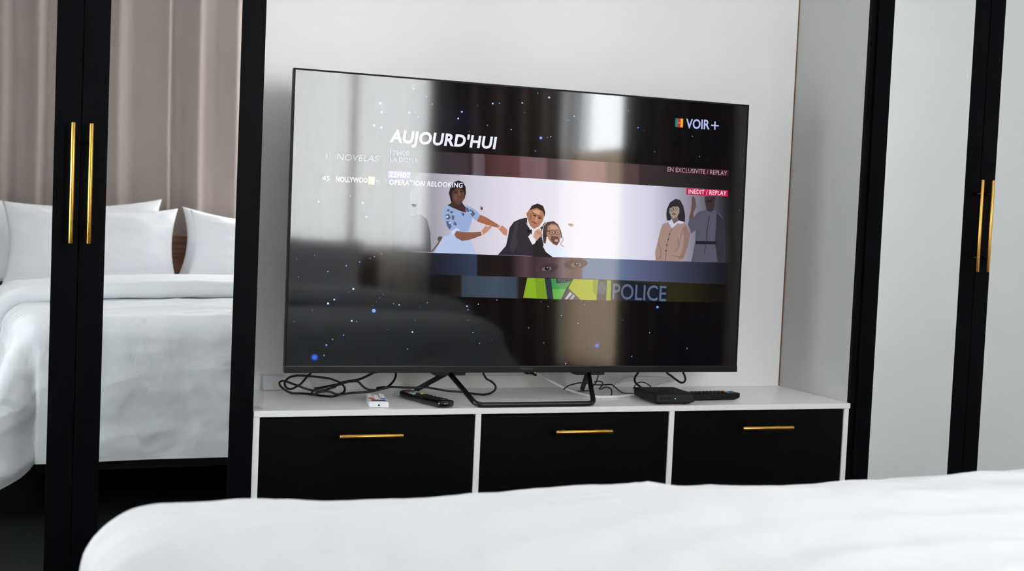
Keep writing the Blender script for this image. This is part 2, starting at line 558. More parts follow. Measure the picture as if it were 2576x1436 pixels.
# ---- the picture: polygons in the display plane, colours stored per corner
class Pic:
    def __init__(s, y): s.v, s.f, s.c, s.y = [], [], [], y
    def poly(s, px, rgb, layer, raw=False):
        base = len(s.v)
        for (u, v) in px:
            p = on_y(u, v, TVY) if not raw else np.array((u, 0, v))
            s.v.append((p[0], s.y - .00006 * layer, p[2]))
        s.f.append(list(range(base, base + len(px))))
        s.c.append([lin(c) for c in rgb] if isinstance(rgb[0], (tuple, list)) else [lin(rgb)] * len(px))
    def disc(s, u, v, ru, rv, rgb, layer, n=14, rot=0.0, edge=None):
        if edge is None:
            s.poly([(u + ru * math.cos(a) * math.cos(rot) - rv * math.sin(a) * math.sin(rot),
                     v + ru * math.cos(a) * math.sin(rot) + rv * math.sin(a) * math.cos(rot)) for a in [2 * math.pi * k / n for k in range(n)]], rgb, layer)
            return
        for k in range(n):
            a, b = 2 * math.pi * k / n, 2 * math.pi * (k + 1) / n
            q = lambda t: (u + ru * math.cos(t) * math.cos(rot) - rv * math.sin(t) * math.sin(rot), v + ru * math.cos(t) * math.sin(rot) + rv * math.sin(t) * math.cos(rot))
            s.poly([(u, v), q(a), q(b)], [rgb, edge, edge], layer)
    def line(s, pts, w, rgb, layer):
        for (x0, y0), (x1, y1) in zip(pts, pts[1:]):
            dx, dy = x1 - x0, y1 - y0
            L = math.hypot(dx, dy) or 1
            nx, ny = -dy / L * w / 2, dx / L * w / 2
            s.poly([(x0 + nx, y0 + ny), (x1 + nx, y1 + ny), (x1 - nx, y1 - ny), (x0 - nx, y0 - ny)], rgb, layer)
    def strip(s, top, bot, stops, layer):
        t = lambda ln, x: np.interp(x, [p[0] for p in ln], [p[1] for p in ln])
        for (xa, ca), (xb, cb) in zip(stops, stops[1:]):
            if xb - xa < .01: continue
            n = max(1, int((xb - xa) / 60))
            for k in range(n):
                x0, x1 = xa + (xb - xa) * k / n, xa + (xb - xa) * (k + 1) / n
                m0 = tuple(np.array(ca) + (np.array(cb) - np.array(ca)) * k / n)
                m1 = tuple(np.array(ca) + (np.array(cb) - np.array(ca)) * (k + 1) / n)
                s.poly([(x0, t(top, x0)), (x1, t(top, x1)), (x1, t(bot, x1)), (x0, t(bot, x0))], [m0, m1, m1, m0], layer)
    def build(s, name, parent):
        me = bpy.data.meshes.new(name)
        me.from_pydata(s.v, [], s.f)
        at = me.color_attributes.new('Col', 'FLOAT_COLOR', 'CORNER')
        k = 0
        for p, cc in zip(me.polygons, s.c):
            for j in range(len(cc)):
                at.data[p.loop_start + j].color = (*cc[j], 1)
        bmx = bmesh.new(); bmx.from_mesh(me)
        bmx.normal_update()
        bmesh.ops.reverse_faces(bmx, faces=[f for f in bmx.faces if f.normal.y > 0])
        bmx.to_mesh(me); bmx.free()
        me.materials.append(M['screen'])
        o = bpy.data.objects.new(name, me)
        COL.objects.link(o)
        o.parent = parent
        return o

YS = TVY
sp = Pic(YS)
X0, X1, Z0_, Z1_ = TVX + bz, TVX + TVW - bz, TVZ + CHIN, TVZ + TVH - bz
sp.poly([(X0, Z0_), (X1, Z0_), (X1, Z1_), (X0, Z1_)], (3, 3, 6), 0, raw=True)
screen = intv(sp.build('screen', tv), True)

def Z(ox, oy, k):
    return lambda pts: [(ox + x * k, oy + y * k) for (x, y) in pts]
A3, A4 = Z(700, 150, .27855), Z(1300, 200, .25073)
A5, A6 = Z(950, 420, .25068), Z(1400, 450, .22978)
A7, A8 = Z(700, 600, .2437), Z(1300, 600, .2437)

pic = Pic(YS)
# faint blue-violet nebula
for (u, v, r, c) in ((1010, 300, 95, (12, 12, 24)), (1150, 300, 80, (18, 16, 32)), (850, 730, 80, (14, 16, 30)), (1500, 340, 70, (10, 12, 20))):
    pic.disc(u, v, r * 1.0, r * .7, c, 1 + u / 4000, 24, .3, edge=(3, 3, 6))
# stars
stars = []
for (x, y, r, k) in ((777, 520, 12, 0), (515, 670, 13, 0), (580, 630, 11, 0), (988, 745, 24, 1), (375, 1225, 40, 2), (760, 850, 11, 0), (810, 857, 7, 1),
                     (1250, 684, 9, 0), (1192, 672, 5, 0), (1385, 965, 10, 0), (1540, 663, 6, 0), (1950, 698, 9, 0), (1960, 735, 8, 1), (2067, 677, 7, 0),
                     (2260, 635, 6, 0), (705, 280, 8, 1), (843, 243, 8, 1), (515, 340, 8, 1), (208, 398, 8, 3), (497, 1100, 11, 1), (560, 1040, 8, 1),
                     (675, 998, 8, 1), (473, 1205, 8, 1), (1332, 1140, 7, 1), (1417, 843, 6, 3), (1465, 710, 6, 3), (2012, 970, 6, 0), (2078, 1083, 7, 1),
                     (1963, 842, 6, 3), (2200, 1047, 5, 3), (380, 178, 7, 3), (190, 213, 7, 3), (950, 205, 6, 3), (995, 187, 7, 3), (1070, 160, 6, 3),
                     (1048, 612, 6, 3), (1085, 577, 6, 3), (1014, 652, 5, 3), (978, 690, 6, 3), (733, 551, 6, 3), (350, 740, 7, 3), (165, 855, 7, 3), (1130, 938, 5, 3)):
    stars.append((*A7([(x, y)])[0], r * .2437, k))
for (x, y, r, k) in ((1455, 708, 15, 1), (828, 1105, 26, 2), (503, 1290, 7, 0), (123, 921, 6, 0), (280, 1075, 5, 0), (463, 795, 5, 0), (635, 877, 5, 0),
                     (325, 700, 5, 0), (1093, 840, 6, 3), (1373, 972, 6, 0), (1758, 1133, 9, 3), (1188, 1217, 7, 1), (702, 678, 5, 3), (255, 653, 6, 3)):
    stars.append((*A8([(x, y)])[0], r * .2437, k))
for (x, y, r, k) in ((928, 392, 13, 0), (940, 472, 11, 0), (1190, 476, 9, 0), (1248, 470, 5, 1), (870, 592, 9, 0), (938, 612, 13, 1), (1665, 470, 9, 0),
                     (1632, 530, 9, 0), (1945, 395, 9, 0), (2005, 392, 7, 1), (1397, 400, 6, 1), (1225, 258, 7, 0), (1896, 592, 6, 1), (2112, 630, 6, 0),
                     (1345, 330, 5, 3), (1272, 515, 5, 3), (367, 1282, 8, 0), (765, 1292, 9, 0), (798, 1420, 9, 0), (1735, 650, 5, 3), (1807, 410, 5, 3), (655, 1232, 6, 3)):
    stars.append((*A3([(x, y)])[0], r * .27855, k))
for (x, y, r, k) in ((335, 178, 11, 0), (64, 232, 8, 0), (222, 135, 6, 1), (87, 330, 6, 3), (250, 585, 17, 1), (195, 715, 7, 1), (525, 407, 5, 1), (585, 367, 6, 0),
                     (350, 572, 6, 0), (316, 580, 6, 3), (1228, 482, 9, 1), (1285, 508, 5, 3), (1773, 567, 8, 3), (1392, 724, 8, 3), (1845, 773, 7, 3),
                     (1130, 310, 6, 3), (2240, 1312, 7, 3), (1115, 830, 5, 3)):
    stars.append((*A4([(x, y)])[0], r * .25073, k))
SCOL = {0: ((225, 232, 255), (70, 90, 160)), 1: ((120, 175, 255), (20, 45, 120)), 2: ((50, 105, 225), (10, 25, 90)), 3: ((120, 130, 165), (30, 32, 50))}
for (u, v, r, k) in stars:
    a, b = SCOL[k]
    if k == 2:
        pic.disc(u, v, r * .6, r * .55, a, 4, 14)
        pic.disc(u, v, r * 1.15, r * 1.0, a, 3, 16, edge=(4, 6, 14))
    else:
        pic.disc(u, v, r * .8, r * .8, a, 4, 10)
        pic.disc(u, v, r * 1.5, r * 1.5, b, 3, 12, edge=(4, 4, 8))

# picture bands
t1 = [(960, 373), (1048, 378), (1300, 392), (1533, 408), (1676, 417), (1850, 429)]
t2 = [(960, 430), (1034, 433), (1300, 446), (1726, 472), (1850, 479)]
t3 = [(960, 632), (1090, 636), (1500, 650), (1827, 661), (1850, 662)]
t4 = [(960, 687), (1201, 694), (1500, 702), (1832, 716), (1850, 717)]
t5 = [(960, 741), (1163, 747), (1500, 755), (1676, 758), (1850, 762)]
pic.strip(t1, t2, [(985, (8, 8, 12)), (1060, (40, 36, 42)), (1120, (48, 42, 48)), (1170, (58, 50, 56)), (1187, (44, 36, 40)), (1196, (98, 86, 92)), (1217, (92, 78, 84)),
                   (1224, (66, 42, 44)), (1265, (84, 52, 54)), (1305, (90, 58, 62)), (1316, (112, 82, 88)), (1370, (118, 92, 98)), (1382, (84, 64, 70)), (1420, (96, 76, 84)),
                   (1470, (138, 104, 110)), (1520, (126, 88, 96)), (1534, (64, 50, 54)), (1570, (72, 56, 58)), (1606, (82, 60, 62)), (1612, (52, 44, 46)),
                   (1700, (44, 38, 40)), (1780, (30, 26, 28)), (1838, (14, 12, 14))], 2)
pic.strip(t2, t3, [(990, (6, 6, 9)), (1030, (52, 54, 64)), (1060, (118, 116, 126)), (1110, (170, 166, 178)), (1200, (206, 202, 216)), (1300, (226, 222, 234)),
                   (1440, (236, 233, 243)), (1560, (228, 227, 240)), (1640, (208, 206, 224)), (1700, (168, 164, 180)), (1750, (128, 124, 138)),
                   (1800, (72, 70, 80)), (1826, (40, 38, 45)), (1842, (8, 8, 10))], 2)
pic.strip(t3, t4, [(1010, (4, 5, 8)), (1080, (14, 16, 25)), (1140, (36, 43, 62)), (1198, (48, 58, 82)), (1203, (24, 19, 21)), (1285, (26, 19, 21)), (1300, (56, 42, 48)),
                   (1325, (82, 62, 70)), (1345, (60, 46, 52)), (1395, (80, 62, 70)), (1420, (108, 84, 94)), (1440, (84, 64, 72)), (1464, (88, 68, 76)), (1468, (88, 118, 156)), (1545, (92, 116, 152)),
                   (1600, (92, 98, 132)), (1700, (60, 64, 88)), (1790, (32, 34, 44)), (1838, (12, 12, 15))], 2)
pic.strip(t4, t5, [(1020, (4, 4, 6)), (1128, (11, 11, 13)), (1136, (26, 21, 21)), (1160, (34, 27, 27)), (1164, (52, 64, 76)), (1250, (62, 76, 92)), (1298, (56, 66, 80)), (1306, (28, 23, 22)), (1500, (24, 24, 24)),
                   (1660, (44, 42, 20)), (1740, (34, 32, 14)), (1790, (16, 15, 9)), (1838, (7, 7, 7))], 2)
L = 5
# eyes in the third band
for (u, v) in ((1376, 674), (1450, 664)):
    pic.disc(u, v, 30, 13, (46, 34, 38), L, 16, -.12, edge=(72, 56, 63))
    pic.disc(u, v + 2, 13, 6, (104, 96, 104), L + 1, 14, -.12)
    pic.disc(u + 1, v + 1, 6, 6, (22, 18, 20), L + 2, 12)
    pic.disc(u + 2, v - 1, 1.4, 1.4, (200, 200, 210), L + 3, 8)
# silhouette in the second band
pic.poly(A5([(398, 472), (450, 478), (500, 530), (520, 600), (532, 660), (540, 855), (295, 840), (295, 600), (340, 500)]), (58, 57, 63), L)
pic.disc(*A5([(372, 305)])[0], 11, 25, (98, 96, 104), L, 18)
pic.poly(A5([(345, 370), (400, 370), (400, 480), (340, 500)]), (88, 86, 94), L)
pic.line(A5([(545, 850), (610, 770), (650, 700)]), 3, (70, 60, 58), L)
pic.disc(*A5([(628, 722)])[0], 6, 7, (98, 80, 74), L, 12)
# woman in a pale blue lace dress
sk, skd, skl = (92, 64, 56), (64, 44, 40), (142, 96, 76)
pic.poly(A5([(735, 205), (770, 150), (815, 135), (860, 150), (888, 200), (892, 262), (878, 318), (850, 345), (760, 355), (742, 350), (732, 310), (720, 262)]), (36, 27, 30), L)
pic.poly(A5([(757, 330), (850, 350), (862, 372), (885, 400), (890, 458), (840, 444), (770, 415), (706, 384), (740, 362)]), skd, L + 1)
pic.poly(A5([(757, 240), (790, 215), (840, 210), (872, 240), (880, 285), (865, 335), (840, 368), (812, 380), (785, 365), (760, 330), (750, 285)]), sk, L + 2)
pic.poly(A5([(770, 290), (800, 275), (800, 330), (780, 335)]), (112, 80, 70), L + 3)
pic.poly(A5([(818, 232), (830, 232), (834, 285), (814, 288)]), (116, 84, 74), L + 3)
for (x, y) in ((786, 252), (848, 248)):
    pic.disc(*A5([(x, y)])[0], 4.2, 1.6, (28, 18, 18), L + 4, 10)
    pic.line(A5([(x - 20, y - 16), (x + 18, y - 18)]), 1.2, (30, 20, 20), L + 4)
pic.disc(*A5([(812, 325)])[0], 5.5, 2.6, (120, 74, 72), L + 4, 12)
pic.line(A5([(792, 325), (832, 325)]), 1.0, (58, 34, 34), L + 5)
dress, lace = (150, 172, 212), (84, 98, 128)
pic.poly(A5([(720, 388), (770, 418), (840, 448), (892, 462), (884, 378), (930, 395), (1000, 440), (1037, 488), (1000, 540), (950, 512), (945, 560), (915, 642), (850, 655),
             (795, 612), (768, 690), (740, 640), (690, 590), (662, 520), (654, 470), (680, 410)]), dress, L + 2)
pic.poly(A5([(700, 688), (770, 650), (850, 650), (918, 640), (925, 720), (960, 790), (990, 872), (570, 862), (620, 770), (660, 700)]), (178, 194, 228), L + 1)
for q in ([(685, 480), (720, 470), (740, 510), (715, 530), (690, 520)], [(690, 540), (730, 545), (745, 600), (725, 630), (700, 590)], [(745, 480), (775, 490), (770, 530), (750, 530)],
          [(770, 540), (800, 570), (790, 590), (765, 575)], [(880, 400), (910, 410), (925, 450), (900, 450)], [(925, 420), (960, 440), (985, 470), (960, 500), (935, 470)],
          [(735, 440), (765, 445), (755, 465), (730, 460)], [(845, 455), (875, 465), (870, 495), (850, 480)], [(710, 420), (730, 430), (715, 450), (698, 440)]):
    pic.poly(A5(q), lace, L + 3)
for q in ([(700, 500), 9], [(728, 560), 8], [(940, 455), 7]):
    pic.disc(*A5([q[0]])[0], q[1] * .35, q[1] * .35, (190, 208, 238), L + 4, 8)
pic.poly(A5([(745, 640), (800, 612), (830, 630), (790, 660), (768, 694), (742, 660)]), (196, 212, 240), L + 4)
pic.poly(A5([(1035, 478), (1100, 508), (1222, 583), (1242, 600), (1220, 612), (1100, 582), (1000, 545)]), (164, 104, 78), L + 3)
pic.poly(A5([(1205, 588), (1262, 590), (1306, 630), (1302, 690), (1270, 682), (1250, 660), (1215, 622)]), (196, 136, 106), L + 4)
pic.line(A5([(1240, 590), (1220, 622)]), 2, (236, 214, 196), L + 5)
pic.poly(A5([(795, 640), (850, 652), (950, 655), (1042, 650), (1060, 622), (1092, 585), (1100, 600), (1155, 588), (1142, 612), (1100, 655), (1058, 682), (980, 712), (920, 732), (850, 742), (795, 712), (772, 680)]), (138, 90, 70), L + 5)
pic.poly(A5([(1042, 650), (1060, 622), (1092, 585), (1100, 600), (1155, 588), (1142, 612), (1100, 655), (1058, 682)]), (190, 140, 112), L + 6)
pic.line(A5([(1046, 648), (1054, 684)]), 2, (238, 222, 206), L + 7)
pic.poly(A5([(1028, 392), (1062, 408), (1056, 432), (1034, 424), (1042, 410)]), (84, 60, 54), L)
# man in a dinner jacket, bending forward
suit = (46, 43, 51)
pic.poly(A5([(1505, 508), (1440, 520), (1372, 550), (1328, 610), (1312, 700), (1292, 790), (1210, 883), (1500, 892), (1580, 897), (1600, 800), (1560, 770), (1530, 720), (1550, 660), (1530, 620), (1505, 560)]), suit, L)
pic.poly(A5([(1560, 780), (1610, 720), (1652, 700), (1672, 790), (1692, 850), (1762, 905), (1560, 898)]), (38, 33, 38), L)
pic.poly(A5([(1380, 570), (1420, 545), (1400, 700), (1410, 800), (1350, 860), (1330, 800)]), (60, 57, 66), L + 1)
pic.poly(A5([(1490, 555), (1512, 590), (1545, 640), (1525, 715), (1560, 780), (1592, 752), (1572, 718), (1585, 690), (1560, 640), (1510, 575)]), (228, 226, 236), L + 2)
pic.poly(A5([(1530, 680), (1560, 735), (1590, 745), (1582, 768), (1556, 778), (1515, 700)]), (232, 230, 238), L + 2)
pic.poly(A5([(1503, 622), (1528, 635), (1552, 622), (1552, 682), (1532, 655), (1508, 660)]), (24, 22, 26), L + 3)
mk, mkl, mkd = (176, 122, 94), (212, 160, 130), (112, 70, 54)
pic.poly(A5([(1510, 450), (1540, 410), (1600, 395), (1660, 420), (1680, 470), (1665, 540), (1622, 598), (1572, 622), (1535, 590), (1512, 535), (1503, 485)]), mk, L + 4)
pic.poly(A5([(1560, 440), (1600, 425), (1640, 445), (1625, 480), (1580, 470)]), mkl, L + 5)
pic.poly(A5([(1528, 480), (1550, 470), (1548, 540), (1530, 530)]), (150, 100, 78), L + 5)
pic.poly(A5([(1530, 435), (1550, 390), (1610, 365), (1665, 390), (1687, 450), (1680, 505), (1664, 445), (1602, 410), (1552, 425)]), (50, 38, 36), L + 6)
for (x, y, r) in ((1582, 488, .35), (1630, 512, .3)):
    q = A5([(x, y)])[0]
    pic.disc(q[0], q[1], 4.5, 1.7, (44, 26, 22), L + 7, 10, r)
    pic.line(A5([(x - 24, y - 26), (x + 18, y - 12)]), 1.6, (48, 30, 26), L + 7)
pic.poly(A5([(1596, 495), (1610, 500), (1602, 545), (1580, 540)]), (204, 150, 120), L + 7)
pic.line(A5([(1548, 548), (1572, 556), (1598, 572)]), 2.0, (96, 48, 42), L + 8)
pic.disc(*A5([(1512, 475)])[0], 3.5, 6, (160, 106, 82), L + 5, 10)
pic.poly(A5([(1582, 640), (1622, 618), (1650, 640), (1656, 682), (1632, 700), (1602, 742), (1565, 700)]), (206, 156, 132), L + 8)
for k in range(4):
    pic.line(A5([(1600 + k * 13, 640 + k * 4), (1612 + k * 12, 672 + k * 3)]), .9, (130, 86, 70), L + 9)
pic.line(A5([(1632, 700), (1655, 770)]), 4, (40, 38, 42), L + 7)
pic.line(A5([(1640, 620), (1660, 600)]), 5, (56, 54, 60), L + 7)
# listener with headphones and glasses
pic.poly(A5([(1670, 782), (1722, 735), (1790, 795), (1862, 800), (1920, 905), (1762, 905), (1692, 852), (1664, 800)]), (224, 231, 245), L + 1)
pic.poly(A5([(1662, 640), (1672, 590), (1705, 553), (1772, 543), (1815, 575), (1845, 640), (1858, 700), (1846, 720), (1830, 650), (1700, 700), (1690, 770), (1668, 760)]), (84, 62, 56), L + 2)
pic.poly(A5([(1710, 595), (1750, 568), (1800, 578), (1830, 620), (1845, 680), (1832, 750), (1802, 790), (1762, 772), (1722, 732), (1700, 680)]), (168, 126, 106), L + 3)
pic.poly(A5([(1730, 590), (1790, 585), (1815, 620), (1740, 628)]), (196, 156, 136), L + 4)
pic.poly(A5([(1745, 690), (1820, 700), (1828, 745), (1802, 788), (1765, 768), (1740, 730)]), (104, 74, 64), L + 4)
pic.disc(*A5([(1798, 738)])[0], 5, 3.4, (196, 150, 138), L + 5, 12)
for (x, y) in ((1756, 655), (1812, 658)):
    q = A5([(x, y)])[0]
    pic.disc(q[0], q[1], 7.2, 5.4, (44, 34, 32), L + 5, 14)
    pic.disc(q[0], q[1], 5.8, 4.0, (188, 150, 132), L + 6, 14)
    pic.disc(q[0], q[1], 2.0, 1.8, (40, 28, 26), L + 7, 8)
pic.line(A5([(1700, 640), (1732, 645)]), 2, (44, 34, 32), L + 6)
pic.line(A5([(1650, 700), (1648, 640), (1668, 580), (1690, 556)]), 2.2, (58, 46, 46), L + 7)
pic.disc(*A5([(1680, 690)])[0], 5, 14, (70, 54, 52), L + 6, 14)
pic.line(A5([(1842, 700), (1866, 715), (1862, 740), (1838, 770), (1852, 790), (1878, 800)]), 1.4, (128, 98, 90), L + 4)
pic.poly(A5([(1915, 570), (1940, 565), (1972, 575), (1960, 600), (1928, 592)]), (178, 158, 152), L)
# lady with a bob, glasses and a tan cardigan
pic.poly(A6([(1215, 330), (1250, 258), (1310, 218), (1362, 232), (1398, 300), (1416, 400), (1412, 472), (1350, 462), (1250, 458), (1215, 452), (1209, 390)]), (44, 41, 48), L)
pic.poly(A6([(1262, 400), (1330, 400), (1345, 460), (1275, 530), (1255, 460)]), (112, 94, 88), L + 1)
pic.poly(A6([(1240, 330), (1268, 300), (1330, 295), (1352, 318), (1352, 370), (1325, 418), (1285, 437), (1257, 402), (1240, 362)]), (158, 140, 126), L + 2)
pic.poly(A6([(1245, 325), (1285, 300), (1345, 302), (1350, 280), (1300, 262), (1250, 290)]), (44, 41, 48), L + 3)
for (x, y) in ((1263, 332), (1308, 324)):
    q = A6([(x, y)])[0]
    pic.disc(q[0], q[1], 5.6, 4.9, (46, 40, 44), L + 4, 14)
    pic.disc(q[0], q[1], 4.3, 3.6, (176, 160, 148), L + 5, 14)
    pic.disc(q[0], q[1], 1.7, 1.4, (40, 32, 32), L + 6, 8)
pic.disc(*A6([(1290, 384)])[0], 4.8, 2.2, (112, 66, 62), L + 4, 12)
pic.line(A6([(1282, 345), (1280, 364), (1292, 366)]), .9, (110, 92, 84), L + 4)
pic.poly(A6([(1200, 482), (1240, 475), (1270, 540), (1330, 490), (1402, 480), (1450, 530), (1472, 600), (1440, 750), (1395, 870), (1390, 906), (1090, 896), (1085, 800), (1110, 700), (1140, 570), (1165, 500)]), (160, 134, 124), L + 1)
pic.poly(A6([(1385, 540), (1420, 500), (1470, 600), (1440, 750), (1395, 870), (1340, 880), (1390, 760), (1400, 640)]), (140, 115, 107), L + 2)
pic.poly(A6([(1238, 462), (1270, 440), (1290, 492), (1345, 455), (1402, 470), (1380, 492), (1330, 487), (1270, 542), (1235, 482)]), (196, 200, 220), L + 3)
pic.line(A6([(1270, 540), (1240, 610), (1215, 720), (1195, 895)]), 1.4, (112, 90, 84), L + 3)
for (x, y) in ((1243, 605), (1228, 664), (1213, 724), (1202, 786)):
    pic.disc(*A6([(x, y)])[0], 1.9, 1.9, (64, 50, 50), L + 4, 8)
for q in ([(1330, 650), (1340, 740), (1300, 800)], [(1120, 700), (1150, 790), (1140, 880)], [(1270, 840), (1330, 850), (1380, 845)], [(1380, 560), (1360, 660), (1345, 740)], [(1100, 880), (1160, 840)]):
    pic.line(A6(q), 1.1, (118, 96, 90), L + 3)
# man in a grey tunic beside her, in the dimmed end of the band
pic.poly(A6([(1560, 362), (1620, 342), (1740, 346), (1800, 390), (1850, 450), (1858, 905), (1480, 906), (1522, 700), (1530, 560), (1480, 600), (1470, 560), (1445, 500), (1460, 440), (1500, 425)]), (84, 83, 97), L)
pic.poly(A6([(1760, 370), (1850, 450), (1858, 905), (1770, 905), (1740, 700)]), (48, 47, 56), L + 1)
pic.poly(A6([(1628, 190), (1752, 190), (1742, 262), (1722, 346), (1688, 362), (1652, 342), (1636, 262)]), (56, 46, 48), L + 1)
pic.disc(*A6([(1680, 243)])[0], 8, 2.5, (38, 30, 32), L + 2, 10)
pic.poly(A6([(1490, 202), (1508, 186), (1530, 225), (1538, 300), (1512, 360), (1495, 480), (1455, 430), (1478, 350), (1486, 280)]), (98, 78, 76), L + 1)
pic.poly(A6([(1530, 680), (1752, 683), (1752, 717), (1530, 714)]), (34, 32, 39), L + 2)
pic.line(A6([(1680, 400), (1655, 560), (1648, 680)]), 2, (50, 48, 58), L + 2)
pic.line(A6([(1640, 715), (1625, 830)]), 1.6, (56, 54, 64), L + 2)
# hi-vis vests in the fourth band
pic.poly(A5([(1505, 1112), (1680, 1116), (1690, 1200), (1705, 1325), (1463, 1312)]), (136, 172, 40), L)
pic.poly(A5([(1580, 1114), (1680, 1116), (1690, 1200), (1700, 1322), (1600, 1318)]), (116, 154, 36), L + 1)
pic.poly(A5([(1685, 1117), (1742, 1119), (1768, 1328), (1706, 1325)]), (34, 50, 64), L + 1)
pic.poly(A5([(1740, 1119), (1960, 1126), (1900, 1215), (1845, 1328), (1766, 1328)]), (52, 142, 74), L)
pic.poly(A5([(1752, 1225), (1890, 1225), (1845, 1328), (1766, 1328)]), (96, 170, 66), L + 1)
pic.poly(A5([(1792, 1122), (1960, 1126), (1930, 1156), (1800, 1168)]), (22, 34, 44), L + 1)
pic.poly(A6([(188, 1096), (462, 1103), (440, 1327), (268, 1323), (133, 1195)]), (154, 170, 32), L + 1)
pic.poly(A6([(400, 1102), (462, 1103), (440, 1290), (402, 1230)]), (126, 142, 26), L + 2)
pic.poly(A6([(133, 1195), (268, 1323), (52, 1316)]), (66, 66, 72), L + 2)
pic.poly(A6([(150, 1235), (175, 1258), (120, 1318), (90, 1317)]), (172, 178, 190), L + 3)
pic.poly(A6([(185, 1262), (205, 1282), (175, 1320), (145, 1319)]), (150, 156, 168), L + 3)
pic.poly(A6([(462, 1103), (556, 1106), (545, 1330), (440, 1327)]), (36, 46, 56), L + 1)
pic.disc(*A6([(500, 1200)])[0], 10, 16, (56, 82, 98), L + 2, 14)
pic.poly(A6([(556, 1106), (602, 1108), (596, 1332), (545, 1330)]), (132, 154, 36), L + 1)
pic.poly(A6([(602, 1118), (1212, 1163), (1206, 1342), (596, 1332)]), (21, 27, 41), L + 2)
# boxes behind captions, flag, plus sign
pic.poly(A3([(990, 1003), (1204, 1011), (1203, 1077), (988, 1066)]), (112, 94, 200), L + 6)
pic.poly(A4([(1513, 870), (2135, 906), (2131, 970), (1506, 932)]), (62, 22, 36), L)
pic.poly(A6([(1431, 100), (1886, 127), (1883, 193), (1428, 171)]), (196, 22, 74), L + 6)
pic.poly(A3([(817, 1052), (877, 1060), (873, 1131), (813, 1125)]), (214, 170, 70), L)
pic.poly(A4([(1602, 387), (1629, 388), (1626, 476), (1600, 473)]), (28, 130, 112), L)
pic.poly(A4([(1629, 388), (1655, 390), (1652, 478), (1626, 476)]), (196, 30, 62), L)
pic.poly(A4([(1655, 390), (1681, 392), (1677, 480), (1652, 478)]), (238, 172, 42), L)
q = A4([(1639, 432)])[0]
pic.poly([(q[0] + (2.3 if k % 2 == 0 else 1.0) * math.sin(k * math.pi / 5), q[1] - (2.3 if k % 2 == 0 else 1.0) * math.cos(k * math.pi / 5)) for k in range(10)], (238, 190, 60), L + 1)
q = A4([(2000, 460)])[0]
pic.poly([(q[0] - 9.6, q[1] - 2.4), (q[0] + 9.6, q[1] - .8), (q[0] + 9.4, q[1] + 2.4), (q[0] - 9.6, q[1] + 1.2)], (176, 190, 238), L)
pic.poly([(q[0] - 1.4, q[1] - 10.4), (q[0] + 2.0, q[1] - 10.4), (q[0] + 1.2, q[1] + 10.8), (q[0] - 2.2, q[1] + 10.6)], (176, 190, 238), L)
pic.build('screen_picture', screen)

def caption(s, bl, br, h, rgb, shear=0.0, bold=0.0, layer=16, spacing=1.0, plane=None, material=None, parent=None, name='caption'):
    cu = bpy.data.curves.new('txt', 'FONT')
    cu.body = s
    cu.shear = shear
    cu.offset = bold
    cu.space_character = spacing
    cu.resolution_u = 3
    to = bpy.data.objects.new('txt', cu)
    COL.objects.link(to)
    dg = bpy.context.evaluated_depsgraph_get()
    me = bpy.data.meshes.new_from_object(to.evaluated_get(dg))
    bpy.data.objects.remove(to, do_unlink=True)
    bpy.data.curves.remove(cu)
    yp = TVY if plane is None else plane
    A, B = on_y(*bl, yp), on_y(*br, yp)
    Tt = on_y(bl[0] + h * .035, bl[1] - h, yp)
    co = np.array([v.co[:] for v in me.vertices])
    x0, x1 = co[:, 0].min(), co[:, 0].max()
    caps = .70
    ux = (B - A) / (x1 - x0)
    hz = (Tt[2] - A[2]) / caps
    y = yp - .00006 * layer
    for v in me.vertices:
        x, yy = v.co[0] - x0, v.co[1]
        v.co = (A[0] + ux[0] * x, y, A[2] + ux[2] * x + hz * yy)
    me.name = name
    me.materials.clear()
    if material is None:
        at = me.color_attributes.new('Col', 'FLOAT_COLOR', 'CORNER')
        c = lin(rgb)
        for d in at.data: d.color = (*c, 1)
        me.materials.append(M['screen'])
    else:
        me.materials.append(material)
    o = bpy.data.objects.new(name, me)
    COL.objects.link(o)
    o.parent = parent or screen
    return o
W = (238, 240, 250)
caption("AUJOURD'HUI", (981, 356), (1251, 374), 30, W, .13, .032, spacing=1.06)
caption("17H00", (982, 390), (1031, 392), 12.5, (150, 150, 165))
caption("LA DONA", (982, 406), (1052, 410), 11.5, (150, 150, 165), 0, .008)
caption("22H00", (980, 444.6), (1031.5, 446.4), 12.3, (250, 250, 255), .08, .016, spacing=1.08)
caption("OPERATION RELOOKING", (980, 463.6), (1165, 472), 12.5, W, .1, .018, spacing=1.08)
caption("31", (818, 397), (831, 397.4), 11, (150, 150, 160))
caption("NOVELAS", (848, 402.3), (953, 407), 16, (150, 150, 160), .12, .0)
caption("tv", (954, 396), (961, 396.3), 7, (140, 140, 150), .1)
caption("45", (811, 453.8), (830, 454.4), 12, (232, 234, 244))
caption("NOLLYWOO", (845.5, 456.6), (925.5, 459.4), 12.4, W, 0, .02, spacing=1.0)
caption("D", (929.5, 461.5), (941.5, 462), 14, W, 0, .02, layer=18)
caption("TV", (945.8, 460.2), (956, 460.7), 6.6, W)
caption("EN EXCLUSIVITE / REPLAY", (1681, 431), (1830.5, 441), 11.2, (172, 160, 168))
caption("INEDIT / REPLAY", (1733.6, 487), (1829, 491.4), 11.2, (238, 228, 240), 0, .01, spacing=1.06)
caption("VOIR", (1727.8, 321.8), (1787.4, 324.8), 23.5, (176, 190, 238), 0, .02)
caption("POLICE", A6([(612, 1312)])[0], A6([(1200, 1338)])[0], 39, (88, 102, 126), 0, .008)
caption("POLICE", A5([(1808, 1152)])[0], A5([(1925, 1152)])[0], 7, (96, 116, 120), 0, .0)
